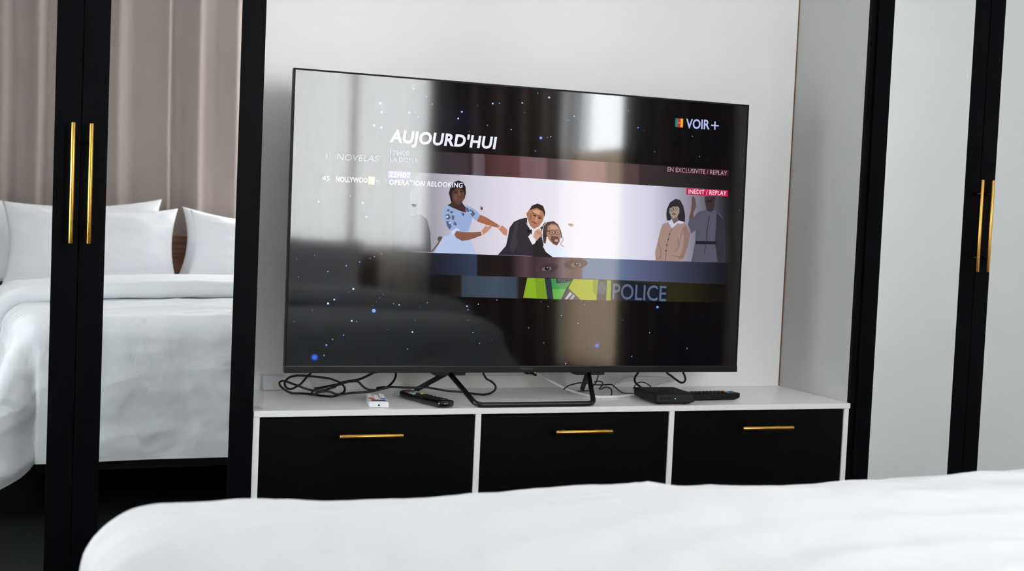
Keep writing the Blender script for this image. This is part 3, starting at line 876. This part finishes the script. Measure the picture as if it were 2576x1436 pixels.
caption("Panasonic", (1311, 929.2), (1340, 929.8), 5.2, None, 0, .01, plane=TVY - .0042, layer=3, material=M['mark_grey'], parent=chin, name='maker_mark').matrix_parent_inverse = Matrix.Identity(4)

# ---- rod stand: short bar in front, legs rising to two clamps, splayed legs behind
bar_r = .0072
FL, FR = Vector((.957, .010, ZS + bar_r)), Vector((1.296, .010, ZS + bar_r))
AL, AR = Vector((.930, .170, .604)), Vector((1.348, .170, .604))
RL, RR = Vector((.880, .300, ZS + bar_r)), Vector((1.392, .300, ZS + bar_r))
def rounded(pts, rad=.02, n=6):
    out = [pts[0]]
    for a, b, c in zip(pts, pts[1:], pts[2:]):
        d0, d1 = (a - b), (c - b)
        r0 = min(rad, d0.length * .45, d1.length * .45)
        p0, p1 = b + d0.normalized() * r0, b + d1.normalized() * r0
        for k in range(n + 1):
            t = k / n
            out.append(p0 * (1 - t) ** 2 + b * 2 * t * (1 - t) + p1 * t * t)
    out.append(pts[-1])
    return out
st = intv(obj('stand_bar', tube(rounded([AL, FL, FR, AR], .022), bar_r, 14), M['stand'], tv, smooth=True))
for (a, r) in ((AL, RL), (AR, RR)):
    intv(obj('stand_leg', tube([a, (a * .5 + r * .5), r], bar_r, 14), M['stand'], tv, smooth=True))
for a in (AL, AR):
    intv(obj('stand_clamp', boxm(a.x - .045, a.x + .045, a.y - .016, a.y + .022, a.z - .008, a.z + .018, .004), M['stand'], tv))

# ------------------------------------------------------------------ bed
BX, HW = .79, .892            # centre line and half width of the covered bed
BF, ZT = -1.398, .640         # foot edge and top
HBY = -3.50                   # front face of the headboard
bed = empty('bed', (BX, -2.45, 0))
tag(bed, 'double bed with a dark walnut headboard standing before the curtains', 'bed')
def inb(o):
    o.matrix_parent_inverse = Matrix.Translation(bed.location).inverted()
    return o
inb(obj('headboard', boxm(BX - .93, BX + .93, HBY - .045, HBY, .12, .868, .006), M['wood'], bed))
inb(obj('base', boxm(BX - .80, BX + .80, HBY + .002, BF - .08, .10, .34, .012), M['bedbase'], bed))
inb(obj('mattress', boxm(BX - .81, BX + .81, HBY + .004, BF - .07, .342, .602, .045, 5), M['linen'], bed, smooth=True))
for sx in (-1, 1):
    for y in (HBY + .12, BF - .2):
        inb(obj('leg', boxm(BX + sx * .72 - .03, BX + sx * .72 + .03, y - .03, y + .03, 0, .10, .004), M['bedbase'], bed))

RAD = .085
def prof(e, flare):
    if e <= 0: return 0.0, 0.0
    q = RAD * math.pi / 2
    if e < q: return RAD * math.sin(e / RAD), RAD * (1 - math.cos(e / RAD))
    return RAD + (e - q) * flare, RAD + (e - q) * math.sqrt(max(0, 1 - flare * flare))
def fbm(x, y, s):
    return noise.noise(Vector((x, y, s))) + .5 * noise.noise(Vector((x * 2.1, y * 2.1, s + 7))) + .25 * noise.noise(Vector((x * 4.3, y * 4.3, s + 13)))
def ridge(x, y, s):
    return (1 - abs(noise.noise(Vector((x, y, s))))) ** 3

def cloth(a, b):
    """point of the duvet for cloth coordinates: a across from the centre line, b along from the foot edge (negative = over the foot)"""
    hw, ex = HW - RAD, 0.0
    ex = abs(a) - hw
    ey = -(b - RAD)
    sx = 1 if a >= 0 else -1
    crown = .030 * (1 - min(1, abs(a) / hw) ** 2.5) * min(1, max(0, b - RAD) / .5) ** .7
    if ex <= 0 and ey <= 0:
        return [BX + a, BF - b, ZT + crown]
    if ey <= 0:
        o, d = prof(ex, .22 + .05 * math.sin(b * 7))
        return [BX + sx * (hw + o), BF - b, ZT + crown - d]
    if ex <= 0:
        o, d = prof(ey, .05 + .035 * math.sin(a * 5.0 + 1) )
        return [BX + a, BF - RAD + o, ZT - d]
    r = math.hypot(ex, ey)
    ph = math.atan2(ey, ex)
    fl_ = .22 * math.cos(ph) ** 2 + .05 * math.sin(ph) ** 2 + .40 * math.sin(2 * ph) ** 2 + .10 * math.sin(4 * ph)
    o, d = prof(r, min(.62, fl_))
    return [BX + sx * (hw + o * math.cos(ph)), BF - RAD + o * math.sin(ph), ZT - d]

DROP = .49 + RAD * (math.pi / 2 - 1)
def grid_cloth(name, avals, bvals, fn, wr, mat_, parent):
    P = np.array([[fn(a, b) for a in avals] for b in bvals])
    da = np.gradient(P, axis=1)
    db = np.gradient(P, axis=0)
    N = np.cross(da, db)
    N /= np.linalg.norm(N, axis=2, keepdims=True) + 1e-9
    mid = N[len(bvals) // 2, len(avals) // 2]
    if mid[2] < 0: N = -N
    D = np.array([[wr(a, b) for a in avals] for b in bvals])
    P = P + N * D[..., None]
    P[..., 2] = np.maximum(P[..., 2], .012)
    nb_, na = len(bvals), len(avals)
    faces = [(i * na + j, i * na + j + 1, (i + 1) * na + j + 1, (i + 1) * na + j) for i in range(nb_ - 1) for j in range(na - 1)]
    o = obj(name, (P.reshape(-1, 3).tolist(), faces), mat_, parent, smooth=True)
    return o

def wrinkles(a, b):
    hang = max(0.0, -(b - RAD), abs(a) - (HW - RAD))
    d = .006 * fbm(a * 1.6, b * 1.6, 1)
    d += .012 * min(1, max(.25, b / .12)) * (ridge(a * 1.5 + b * .7, b * 6.5 - a * .8, 3) - .3)          # long creases across the bed
    d += .006 * min(1, max(.2, b / .12)) * (ridge(a * 4 - b * 2, b * 9 + a * 2.0, 9) - .3)
    d += .0022 * fbm(a * 11, b * 14, 5)
    if hang > .05:
        k = min(1, (hang - .05) / .15)
        w1, w2 = hang - .45 * a, a + .45 * hang
        d += k * (.018 * fbm(a * 1.7 + hang * 1.1, hang * 1.5 - a * .9, 21) + .011 * (ridge(w2 * 1.3, w1 * 4.2, 31) - .35))
        d += k * (.006 * (ridge(w2 * 2.6 + 4, w1 * 8, 37) - .3) + .004 * (ridge(a * 2 + hang, hang * 9 + a * 1.1, 39) - .3))
    return d
av = np.linspace(-(HW - RAD + DROP + .01), HW - RAD + DROP + .01, 340)
bv = np.linspace(-(DROP - RAD), 1.28, 230)
duvet = grid_cloth('duvet', av, bv, cloth, wrinkles, M['linen'], None)
tag(duvet, 'white crumpled duvet hanging over the foot and sides of the bed', 'duvet')

# folded-back top of the duvet: a thick rounded band across the bed
FB0, FTH = .525, .058
def fold_fn(a, b):
    # b: 0..q round nose, then flat top going back
    q = FTH * math.pi / 2
    if b < q:
        t = b / (FTH / 2)
        off, h = FTH / 2 * (1 - math.sin(t)), FTH / 2 * (1 - math.cos(t))
    else:
        off, h = FTH / 2 + (b - q), FTH
    bb = FB0 + off + .03 * math.sin(a * 2.4) - .02
    if h >= FTH and b > .50:
        h = FTH * max(.15, 1 - ((b - .50) / .16) ** 2)
    e = .006
    p = np.array(cloth(a, bb)); pa = np.array(cloth(a + e, bb)); pb = np.array(cloth(a, bb + e))
    n = np.cross(pa - p, pb - p); n /= np.linalg.norm(n) + 1e-12
    if n[2] < 0 and abs(a) < HW: n = -n
    sx = 1 if a >= 0 else -1
    if abs(a) >= HW - RAD and n[0] * sx < 0: n = -n
    return (p + n * (h + .006)).tolist()
fav = np.linspace(-(HW - RAD + .46), HW - RAD + .46, 210)
fbv = np.concatenate([np.linspace(0, FTH * math.pi / 2, 9), np.linspace(FTH * math.pi / 2 + .012, .66, 52)])
def fwr(a, b):
    return .007 * fbm(a * 2.2, b * 3, 41) + .005 * (ridge(a * 3.2, b * 8 + a, 45) - .3) + .002 * fbm(a * 14, b * 16, 47)
fold = grid_cloth('folded_edge', fav, fbv, fold_fn, fwr, M['linen'], duvet)

# ------------------------------------------------------------------ pillows
def pillow(label, group, cx, y, zb, Wd, Hd, Td, tilt, yaw, roll, seed):
    nu, nv = 52, 38
    V, Fc = [], []
    for side in (1, -1):
        for j in range(nv + 1):
            for i in range(nu + 1):
                u, v = -1 + 2 * i / nu, -1 + 2 * j / nv
                eu, ev = (1 - abs(u) ** 3.2), (1 - abs(v) ** 3.2)
                t = max(0, eu) ** .62 * max(0, ev) ** .62
                pin = 1 - .085 * (1 - v * v) ** 1.0 * abs(u) ** 3
                pinv = 1 - .21 * (1 - u * u) ** 1.0 * abs(v) ** 3
                ang = math.atan2(v, u)
                cw = (abs(u) * abs(v)) ** 1.5
                wr_ = .012 * fbm(u * 1.5 + seed, v * 1.5, seed + side) + .010 * cw * noise.noise(Vector((ang * 9, seed, side)))
                wr_ += .006 * (ridge(u * 2 + v * 1.2 + seed, v * 3 - u, seed * 3 + side) - .3)
                wr_ *= min(1, t * 3)
                V.append((u * Wd / 2 * pin, -side * (Td / 2 * t * (1 if side > 0 else .75) + wr_ ), (v * pinv + 1) * Hd / 2 ))
    n = (nu + 1) * (nv + 1)
    for s in (0, 1):
        for j in range(nv):
            for i in range(nu):
                a = s * n + j * (nu + 1) + i
                q = (a, a + 1, a + nu + 2, a + nu + 1)
                Fc.append(q if s == 1 else tuple(reversed(q)))
    bm = bmesh.new()
    vs_ = [bm.verts.new(p) for p in V]
    for q in Fc: bm.faces.new([vs_[k] for k in q])
    bmesh.ops.remove_doubles(bm, verts=bm.verts, dist=.0008)
    bmesh.ops.recalc_face_normals(bm, faces=bm.faces)
    o = obj('pillow', bm, M['pillow'], None, smooth=True)
    o.location = (cx, y, zb)
    o.rotation_euler = (math.radians(tilt), math.radians(roll), math.radians(yaw))
    tag(o, label, 'pillow', group)
    return o
PG = 'pillows against the headboard'
# tilt > 0 leans the top back towards the headboard (local -y faces the wall)
pillow('white pillow tucked behind another, its corner showing above, beside the bed edge', PG, .285, -3.37, .620, .84, .425, .15, 14, 2, -1.6, 3.1)
pillow('plump white pillow in front of a second one, beside the gap showing the headboard', PG, .350, -3.200, .608, .80, .415, .19, 17, 0, .4, 1.3)
pillow('white pillow almost hidden behind another, on the bed half next to the voile window', PG, 1.175, -3.37, .634, .82, .355, .15, 14, -2, 5.0, 5.7)
pillow('plump white pillow with a raised corner, on the bed half next to the voile window', PG, 1.165, -3.200, .630, .78, .352, .19, 17, 0, 5.0, 8.2)

# ------------------------------------------------------------------ curtains
def curtain(name, label, pts, zlo, zhi, m, group=None, along_x=True, base=0.0, cat='curtain', hem_wave=0.0, seed=0, th=.0025, step=.006, sway=.02):
    xs = np.array([p[0] for p in pts]); ds = np.array([p[1] for p in pts])
    n = int((xs[-1] - xs[0]) / step) + 1
    X = np.linspace(xs[0], xs[-1], n)
    D = np.interp(X, xs, ds)
    k = np.array([1, 2, 3, 2, 1], float); k /= k.sum()
    Dp = np.pad(D, 2, mode='edge')
    D = np.convolve(Dp, k, 'valid')
    nz = 26
    V, Fc = [], []
    for s in (0, 1):
        for j in range(nz + 1):
            z = zlo + (zhi - zlo) * j / nz
            for i in range(n):
                w = noise.noise(Vector((X[i] * 2.3, z * .7, seed)))
                x = X[i] + sway * (1.6 - z) * (.5 + w)
                d = D[i] * (1.08 - .16 * z / 2.5) + .008 * w - s * th
                z2 = z + (hem_wave * math.sin(X[i] * 21 + seed) if j == 0 else 0)
                V.append((x, base + d, z2) if along_x else (base - d, x, z2))
    N = n * (nz + 1)
    for s in (0, 1):
        for j in range(nz):
            for i in range(n - 1):
                a = s * N + j * n + i
                q = (a, a + 1, a + n + 1, a + n)
                Fc.append(q if s == 0 else tuple(reversed(q)))
    if not th: Fc = Fc[:len(Fc) // 2]; V = V[:N]
    o = obj(name, (V, Fc), m, None, smooth=True)
    tag(o, label, cat, group)
    return o
def folds(x0, x1, rnd, wl=(.10, .17), amp=(.04, .07)):
    pts, x = [], x0
    while x < x1:
        w = rnd.uniform(*wl); a = rnd.uniform(*amp)
        pts += [(x, .0), (x + w * .55, a), (x + w * .72, a * .95), (x + w * .95, .005)]
        x += w
    pts = [p for p in pts if p[0] <= x1]
    return pts
rnd = random.Random(4)
# folds seen in the wardrobe mirror, then more of the same kind
seen = [(-.10, .045), (-.045, .062), (-.028, .060), (.03, .012), (.075, .018), (.118, .066), (.130, .062), (.172, .006), (.24, .02), (.30, .058), (.335, .052), (.375, .01),
        (.46, .040), (.492, .064), (.505, .062), (.575, .012), (.64, .018), (.70, .035), (.744, .062), (.752, .060), (.770, -.004), (.81, -.012), (.845, .02), (.893, .066), (.902, .064),
        (.928, .022), (.99, .012), (1.05, .028), (1.09, .048), (1.13, .016)]
left_part = folds(-1.42, -.10, rnd)
CY = -3.70
curtain('curtain', 'long taupe curtain hanging behind the headboard', left_part + seen[1:], .03, 2.52, M['drape'], base=CY, seed=2)
curtain('curtain', 'long dark brown curtain between the voile window and the room corner', folds(2.06, 2.86, rnd), .03, 2.52, M['drape_dark'], 'dark brown curtains', base=CY, seed=5)
curtain('sheer_curtain', 'cream voile curtain glowing in front of the window by the headboard',
        folds(1.15, 1.46, rnd, (.045, .06), (.05, .075)) + folds(1.47, 2.08, rnd, (.07, .13), (.02, .045)), .30, 2.50, M['sheer'], base=CY - .04, seed=9, th=0, sway=.01, hem_wave=.01)
curtain('curtain', 'long dark brown curtain drawn over most of the side window', folds(-3.02, -1.82, rnd, (.10, .18), (.03, .055)), .03, 2.52, M['drape_dark'], 'dark brown curtains',
        along_x=False, base=XR - .045, seed=12, sway=.008)
curtain('cafe_curtain', 'short beige half curtain across the bottom of the side window', folds(-3.80, -3.06, rnd, (.08, .14), (.01, .03)), .08, 1.50, M['sheer_beige'],
        along_x=False, base=XR - .006, seed=15, th=0, sway=.0)
curtain('sheer_curtain', 'dense white voile curtain softening the added fill-light window', folds(-1.22, -.07, rnd, (.07, .13), (.02, .045)), .30, 2.0, M['sheer_dense'],
        along_x=False, base=XL + .11, seed=19, th=0, sway=.0)
for (a, b, ax, lab) in ((XL + .05, 2.88, 0, 'white curtain rail along the wall behind the headboard'), (-3.80, -1.75, 1, 'white curtain rail above the side window'), (-1.25, -.05, 2, 'short white curtain rail over the added fill-light window beside the mirrored wardrobe')):
    if ax == 2: m_ = boxm(XL + .002, XL + .12, a, b, 2.0, 2.02, .003)
    else: m_ = boxm(a, b, CY - .01, CY + .045, 2.52, 2.545, .003) if ax == 0 else boxm(XR - .09, XR - .015, a, b, 2.52, 2.545, .003)
    tag(obj('curtain_rail', m_, M['plastic_white']), lab, 'curtain rail')

# ------------------------------------------------------------------ things on the worktop
def frame_at(o, loc, rz):
    o.location = loc
    o.rotation_euler = (0, 0, rz)
    return o
def thing(name, label, cat, p, heading, group=None):
    e = empty(name, p, heading)
    tag(e, label, cat, group)
    return e
# white remote: origin at the middle of the near end, +y runs away from the viewer
def remote_dir(near, far):
    return math.atan2(-(far[0] - near[0]), far[1] - near[1])
n0, f0 = (.699, .030), (.728, .190)
r1 = thing('remote_control', 'white air conditioner remote with red and blue buttons and a small dark display', 'remote control', (n0[0], n0[1], ZS), remote_dir(n0, f0))
obj('body', boxm(-.0255, .0255, 0, .160, .0005, .0155, .004, 3), M['plastic_white'], r1, smooth=False)
obj('display', boxm(-.018, .018, .014, .034, .0148, .0166, .0003), M['lcd'], r1)
def button(p, x0, x1, y0, y1, z0, z1, m, b=.0008):
    return obj('button', boxm(x0, x1, y0, y1, z0, z1, b), m, p)
for (cx, ms) in ((-.0155, ('red', 'plastic_cream', 'plastic_cream', 'plastic_cream', 'plastic_cream')), (0, ('plastic_white', 'plastic_cream', 'plastic_cream', 'plastic_cream')), (.0155, ('blue', 'plastic_cream', 'plastic_cream', 'plastic_cream', 'plastic_cream'))):
    for k, m_ in enumerate(ms):
        yy = .048 + k * .0205 - (.006 if cx == 0 else 0)
        button(r1, cx - .006, cx + .006, yy, yy + .0165, .0150, .0172, M[m_])
obj('emitter_window', boxm(-.003, .002, -.0004, .0012, .0045, .0085, .0003), M['lcd'], r1)

# black glossy remote with a chrome-bright end
n0, f0 = (.877, .004), (.822, .222)
r2 = thing('remote_control', 'glossy black curved remote lying beside the white one', 'remote control', (n0[0], n0[1], ZS), remote_dir(n0, f0))
LEN = .222
bm = bmesh.new()
prof_pts = []
ns = 22
rings = []
for i in range(ns + 1):
    t = i / ns
    y = t * LEN
    endr = min(1, math.sqrt(max(0, 1 - (1 - min(t, 1 - t) / .06) ** 2)) if min(t, 1 - t) < .06 else 1)
    w = (.0245 if t < .5 else .0225) * (.55 + .45 * endr)
    h0, h1 = .0008 + .004 * (1 - endr), (.0215 - .004 * math.sin(math.pi * t)) * (.72 + .28 * endr)
    ring = []
    for k in range(16):
        a = 2 * math.pi * k / 16
        cx_, sz = math.cos(a), math.sin(a)
        ring.append(bm.verts.new((w * math.copysign(abs(cx_) ** .55, cx_), y, (h0 + h1) / 2 + (h1 - h0) / 2 * math.copysign(abs(sz) ** .6, sz))))
    rings.append(ring)
for a, b in zip(rings, rings[1:]):
    for k in range(16): bm.faces.new((a[k], a[(k + 1) % 16], b[(k + 1) % 16], b[k]))
bm.faces.new(rings[0]); bm.faces.new(list(reversed(rings[-1])))
bmesh.ops.recalc_face_normals(bm, faces=bm.faces)
obj('body', bm, M['gloss_black'], r2, smooth=True)
# glossy front bevel catching the window
for k, (bx, by, m_) in enumerate([(x, y, m) for y, ms in ((.150, ('teal', 'black_button', 'yellow')), (.166, ('silver', 'silver', 'silver')), (.182, ('red', 'silver', 'silver'))) for x, m in zip((-.013, 0, .013), ms)]):
    button(r2, bx - .0048, bx + .0048, by, by + .009, .0165, .0196, M[m_])
for j in range(6):
    for x in (-.013, 0, .013):
        button(r2, x - .0048, x + .0048, .030 + j * .0185, .030 + j * .0185 + .011, .0165, .0192 + (.001 if j in (0, 1) else 0), M['black_button'])

# set-top box
bxo = (1.545, .012)
sb = thing('set_top_box', 'small black set-top box with a green light on its front', 'set-top box', (bxo[0], bxo[1], ZS), math.radians(-3))
WBX, DBX, HBX = .062, .145, .031
bm = bmesh.new()
# body tapers inwards underneath
lo, hi = .0055, HBX
V8 = []
for (z, ins) in ((.002, .012), (lo + .004, 0), (hi, 0)):
    V8.append([bm.verts.new(p) for p in ((-WBX + ins, ins, z), (WBX - ins, ins, z), (WBX - ins, DBX - ins, z), (-WBX + ins, DBX - ins, z))])
for a, b in zip(V8, V8[1:]):
    for k in range(4): bm.faces.new((a[k], a[(k + 1) % 4], b[(k + 1) % 4], b[k]))
bm.faces.new(list(reversed(V8[0]))); bm.faces.new(V8[-1])
bmesh.ops.bevel(bm, geom=[e for e in bm.edges], offset=.0016, segments=2, affect='EDGES')
obj('body', bm, M['matt_black'], sb)
obj('front_panel', boxm(-WBX + .006, WBX - .006, -.0012, .001, .009, HBX - .003, .0005), M['box_face'], sb)
for k in range(3):
    obj('button', boxm(-WBX + .016 + k * .0115, -WBX + .0235 + k * .0115, -.0022, 0, .0155, .0225, .0005), M['box_dark'], sb)
obj('indicator_light', tube([Vector((-WBX + .062, -.0008, .018)), Vector((-WBX + .062, -.0022, .018))], .0016, 12), M['led'], sb)
for sx in (-1, 1):
    for yy in (.022, DBX - .022):
        obj('foot', tube([Vector((sx * (WBX - .022), yy, 0)), Vector((sx * (WBX - .022), yy, .003))], .006, 12), M['box_dark'], sb)

# long black remote behind the box
n0, f0 = (1.800, .112), (1.600, .094)
dirx = math.atan2(f0[1] - n0[1], f0[0] - n0[0])
r3 = thing('remote_control', 'long black remote with raised buttons lying behind the set-top box', 'remote control', (n0[0], n0[1], ZS), dirx - math.pi / 2)
bm = bmesh.new()
HW3 = .0215
sec = [(-HW3 + .006, .0006), (HW3 - .006, .0006), (HW3, .007), (HW3, .0205), (-HW3, .0205), (-HW3, .007)]
ra = [bm.verts.new((x, .012 if z < .005 else .001, z)) for (x, z) in sec]
rb = [bm.verts.new((x, .186, z)) for (x, z) in sec]
for k in range(6): bm.faces.new((ra[k], ra[(k + 1) % 6], rb[(k + 1) % 6], rb[k]))
bm.faces.new(list(reversed(ra))); bm.faces.new(rb)
bmesh.ops.recalc_face_normals(bm, faces=bm.faces)
bmesh.ops.bevel(bm, geom=list(bm.edges), offset=.0012, segments=2, affect='EDGES')
obj('body', bm, M['matt_black'], r3)
for j in range(11):
    for k, x in enumerate((-.0135, -.0045, .0045, .0135) if j == 0 else (-.012, 0, .012)):
        m_ = M['black_button']
        if j == 0: m_ = (M['blue'], M['yellow'], M['black_button'], M['red'])[k]
        if j == 9 and k == 2: m_ = M['red']
        w = .0032 if j == 0 else .0046
        button(r3, x - w, x + w, .036 + j * .0132, .036 + j * .0132 + .0085, .0200, .0235, m_, .001)

# ------------------------------------------------------------------ cables
def C1(pts): return [(620 + x * .09748, 920 + y * .0975) for (x, y) in pts]
def C2(pts): return [(840 + x * .09748, 920 + y * .0975) for (x, y) in pts]
def C3(pts): return [(1060 + x * .09748, 920 + y * .0975) for (x, y) in pts]
def C4(pts): return [(1280 + x * .09748, 920 + y * .0975) for (x, y) in pts]
def C5(pts): return [(1500 + x * .09748, 920 + y * .0975) for (x, y) in pts]
def cable(name, label, px, r, m, y0=.285, y1=None, up_end=(False, False), dy=None, lift=0.0, flat=1.0):
    pts = []
    n = len(px)
    for i, (u, v) in enumerate(px):
        y = y0 if y1 is None else y0 + (y1 - y0) * i / (n - 1)
        p = on_y(u, v, y)
        if p[2] < ZS + r + lift:
            p = on_z(u, v, ZS + r + lift)
        pts.append(p)
    if up_end[0]: pts = [pts[0] + np.array((0, 0, .05))] + pts
    if up_end[1]: pts = pts + [pts[-1] + np.array((0, 0, .05))]
    P = catmull(pts, 6)
    P = [np.array((p[0], min(p[1], ND - r - .001), max(p[2], ZS + r + lift))) for p in P]
    o = obj(name, tube(P, r, 10, flat=flat), m, None, smooth=True)
    tag(o, label, 'cable')
    return o
kb = C1([(1680, 130), (1580, 260), (1420, 450), (1320, 520), (1180, 590), (1080, 590), (1000, 520), (990, 430), (1040, 350), (1150, 280), (1350, 250), (1600, 262), (1900, 295), (2150, 330), (2330, 395)]) + \
    C2([(180, 450), (260, 530), (280, 600), (250, 680), (150, 735)]) + \
    C1([(2250, 790), (2050, 785), (1850, 760), (1700, 730), (1450, 710), (1200, 705), (1080, 670), (950, 590), (870, 510), (850, 440), (900, 395), (1000, 395), (1150, 450), (1320, 510),
        (1500, 580), (1700, 632), (1900, 640), (2100, 600), (2300, 540)]) + C2([(0, 530), (150, 480), (350, 420), (560, 400), (640, 420), (720, 500), (820, 580), (950, 620), (1080, 628)])
pc = cable('power_cable', 'black power cable looped into a tied coil beside the white remote', kb, .0030, M['cable'], .30, .26, (True, False))
kb = C1([(1760, 590), (2000, 552), (2200, 510), (2400, 470)]) + C2([(150, 445), (400, 392), (600, 362), (750, 312), (900, 240), (1050, 160), (1110, 120)])
cable('video_cable', 'thick black cable running from the tied coil up behind the screen', kb, .0034, M['cable'], .28, .25, (False, True))
kb = C1([(1720, 740), (1850, 690), (2000, 660), (2150, 668), (2300, 725)]) + C2([(60, 745), (250, 730), (450, 700), (650, 690), (850, 672), (1080, 640), (1300, 575), (1480, 548), (1700, 555), (2000, 562), (2250, 560), (2450, 550)]) + \
    C3([(100, 548), (250, 575), (450, 610), (700, 650), (1000, 670), (1300, 712), (1450, 735), (1600, 742), (1750, 720), (1870, 650), (1920, 560), (1880, 470), (1800, 400), (1690, 340), (1640, 270), (1600, 150)])
cable('antenna_cable', 'black cable snaking past the stand and curling up behind the screen', kb, .0030, M['cable'], .24, None, (False, True))
kb = C2([(1090, 615), (1200, 600), (1350, 562), (1450, 490), (1540, 390), (1590, 280), (1600, 200), (1590, 130)])
cable('signal_cable', 'short black cable with a thick plug bending up next to the stand leg', kb, .0032, M['cable'], .27, .25, (False, True))
kb = C4([(700, 110), (820, 230), (950, 320), (1150, 430), (1400, 560), (1650, 660), (1900, 730), (2150, 785), (2400, 805)]) + C5([(150, 800), (350, 805), (600, 790), (900, 750), (1150, 690)])
cable('network_cable', 'white round cable arching from behind the screen past the stand to the set-top box', kb, .0042, M['cable_white'], .30, .16, (True, False))
kb = C5([(1050, 730), (900, 712), (700, 685), (540, 630), (465, 560), (500, 480), (620, 400), (850, 325), (1150, 302), (1500, 312), (1800, 330), (1960, 342), (1990, 362), (1900, 405), (1800, 440), (1650, 505), (1480, 585), (1400, 630)])
cable('coaxial_cable', 'stiff white cable in a wide loop behind the set-top box', kb, .0046, M['cable_white'], .30)
kb = C4([(1420, 610), (1480, 550), (1560, 505), (1700, 465), (1850, 440), (2050, 455), (2250, 490), (2450, 492)]) + C5([(200, 490), (380, 482), (450, 520), (540, 600), (650, 680), (750, 705), (950, 712)])
cable('adapter_cable', 'thin black cable running level from the stand into the set-top box', kb, .0018, M['cable'], .24, .12)
kb = C5([(75, 130), (50, 250), (25, 340), (0, 420), (-60, 500), (-120, 580)]) + C4([(2150, 640), (1990, 645), (1850, 650), (1700, 665), (1560, 655), (1440, 610)])
cable('supply_cable', 'thin black cable dropping behind the stand and lying in a bend', kb, .0018, M['cable'], .26, None, (True, False))
kb = C5([(-60, 420), (20, 400), (100, 400), (160, 440), (150, 500), (80, 590), (130, 600), (200, 560), (300, 552), (380, 600), (402, 680), (385, 755)])
cable('ribbon_cable', 'thin black cable curled in two small loops beside the stand', kb, .0018, M['cable'], .25, .21)
kb = C5([(1090, 130), (1010, 270), (990, 360), (1010, 430), (1080, 500), (1180, 570), (1280, 620)])
cable('screen_cable', 'thick black cable bending from behind the screen to the top of the set-top box', kb, .0031, M['cable'], .225, .18, (True, False))
kb = C5([(955, 590), (1010, 500), (1100, 432), (1200, 425), (1320, 470), (1400, 530), (1445, 600)])
cable('loop_cable', 'thin black cable arched over the back of the set-top box', kb, .0016, M['cable'], .175)
kb = C5([(1800, 120), (1950, 270), (2080, 370), (2180, 430), (2260, 420), (2300, 350), (2280, 250), (2240, 130)])
cable('hanging_cable', 'black cable hanging in a narrow loop below the edge of the screen', kb, .0032, M['cable'], .25, None, (True, True))
# tie round the coil, plug on the short cable
pts = [np.array(on_y(u, v, .235)) for (u, v) in C1([(1780, 550), (1770, 600), (1730, 640), (1690, 690), (1680, 760)])]
o = obj('cable_tie', tube(catmull(pts, 4), .0026, 8, flat=1.6), M['velcro'], pc, smooth=True)
a, b = on_y(*C2([(1100, 590)])[0], .255), on_y(*C2([(1380, 560)])[0], .255)
a[2] = max(a[2], ZS + .006); b[2] = max(b[2], ZS + .006)
sg = [o_ for o_ in COL.objects if o_.name.startswith('signal_cable')][0]
obj('plug', tube([a, a * .9 + b * .1, a * .3 + b * .7, b], [.0040, .0052, .0052, .0034], 10), M['cable'], sg, smooth=True)

# ------------------------------------------------------------------ sockets and small fittings on the niche wall
ps = thing('power_strip', 'white power strip on the niche wall behind the bottom of the screen', 'power strip', (1.10, ND, .598), 0)
obj('body', boxm(-.155, .155, -.030, -.0005, -.030, .030, .005, 3), M['plastic_white'], ps)
for k in range(4):
    cx = -.105 + k * .07
    obj('socket', tube([Vector((cx, -.029, 0)), Vector((cx, -.031, 0))], .019, 20), M['plastic_cream'], ps)
pl = thing('power_adapter', 'small dark adapter with a lime green light under the screen', 'adapter', (1.244, ND - .001, .585), 0)
obj('body', boxm(-.018, .018, -.045, 0, -.010, .045, .003), M['matt_black'], pl)
obj('indicator_light', tube([Vector((.010, -.044, -.004)), Vector((.010, -.0465, -.004))], .0022, 10), M['led2'], pl)
obj('contact', tube([Vector((-.008, -.044, -.005)), Vector((-.008, -.0465, -.005))], .0018, 10), M['silver'], pl)
wp = thing('wall_plug', 'white plug with a grey end beside the dark adapter', 'plug', (1.277, ND, .585), 0)
obj('body', boxm(-.014, .014, -.040, 0, -.016, .045, .003), M['plastic_white'], wp)
obj('latch', boxm(-.0185, -.0145, -.040, -.004, -.016, .010, .001), M['velcro'], wp)
wsx = thing('wall_socket', 'white socket box low on the niche wall beside the wardrobe', 'socket', (.4885, ND, ZS), 0)
obj('body', boxm(-.026, .026, -.026, -.0005, .0005, .040, .002), M['plastic_white'], wsx)
obj('cover_flap', boxm(.001, .023, -.029, -.025, .004, .022, .0015), M['plastic_cream'], wsx)
cp = thing('plastic_corner', 'clear plastic strip standing at the wardrobe end of the worktop', 'plastic strip', (.3770, .02, ZS), 0)
obj('upright', boxm(0, .0018, 0, .06, .0005, .088), M['clear_plastic'], cp)
obj('foot_strip', boxm(.002, .022, 0, .06, .0005, .0022), M['clear_plastic'], cp)
obj('front_flap', boxm(.002, .0235, -.0002, .0014, .0024, .088), M['clear_plastic'], cp)
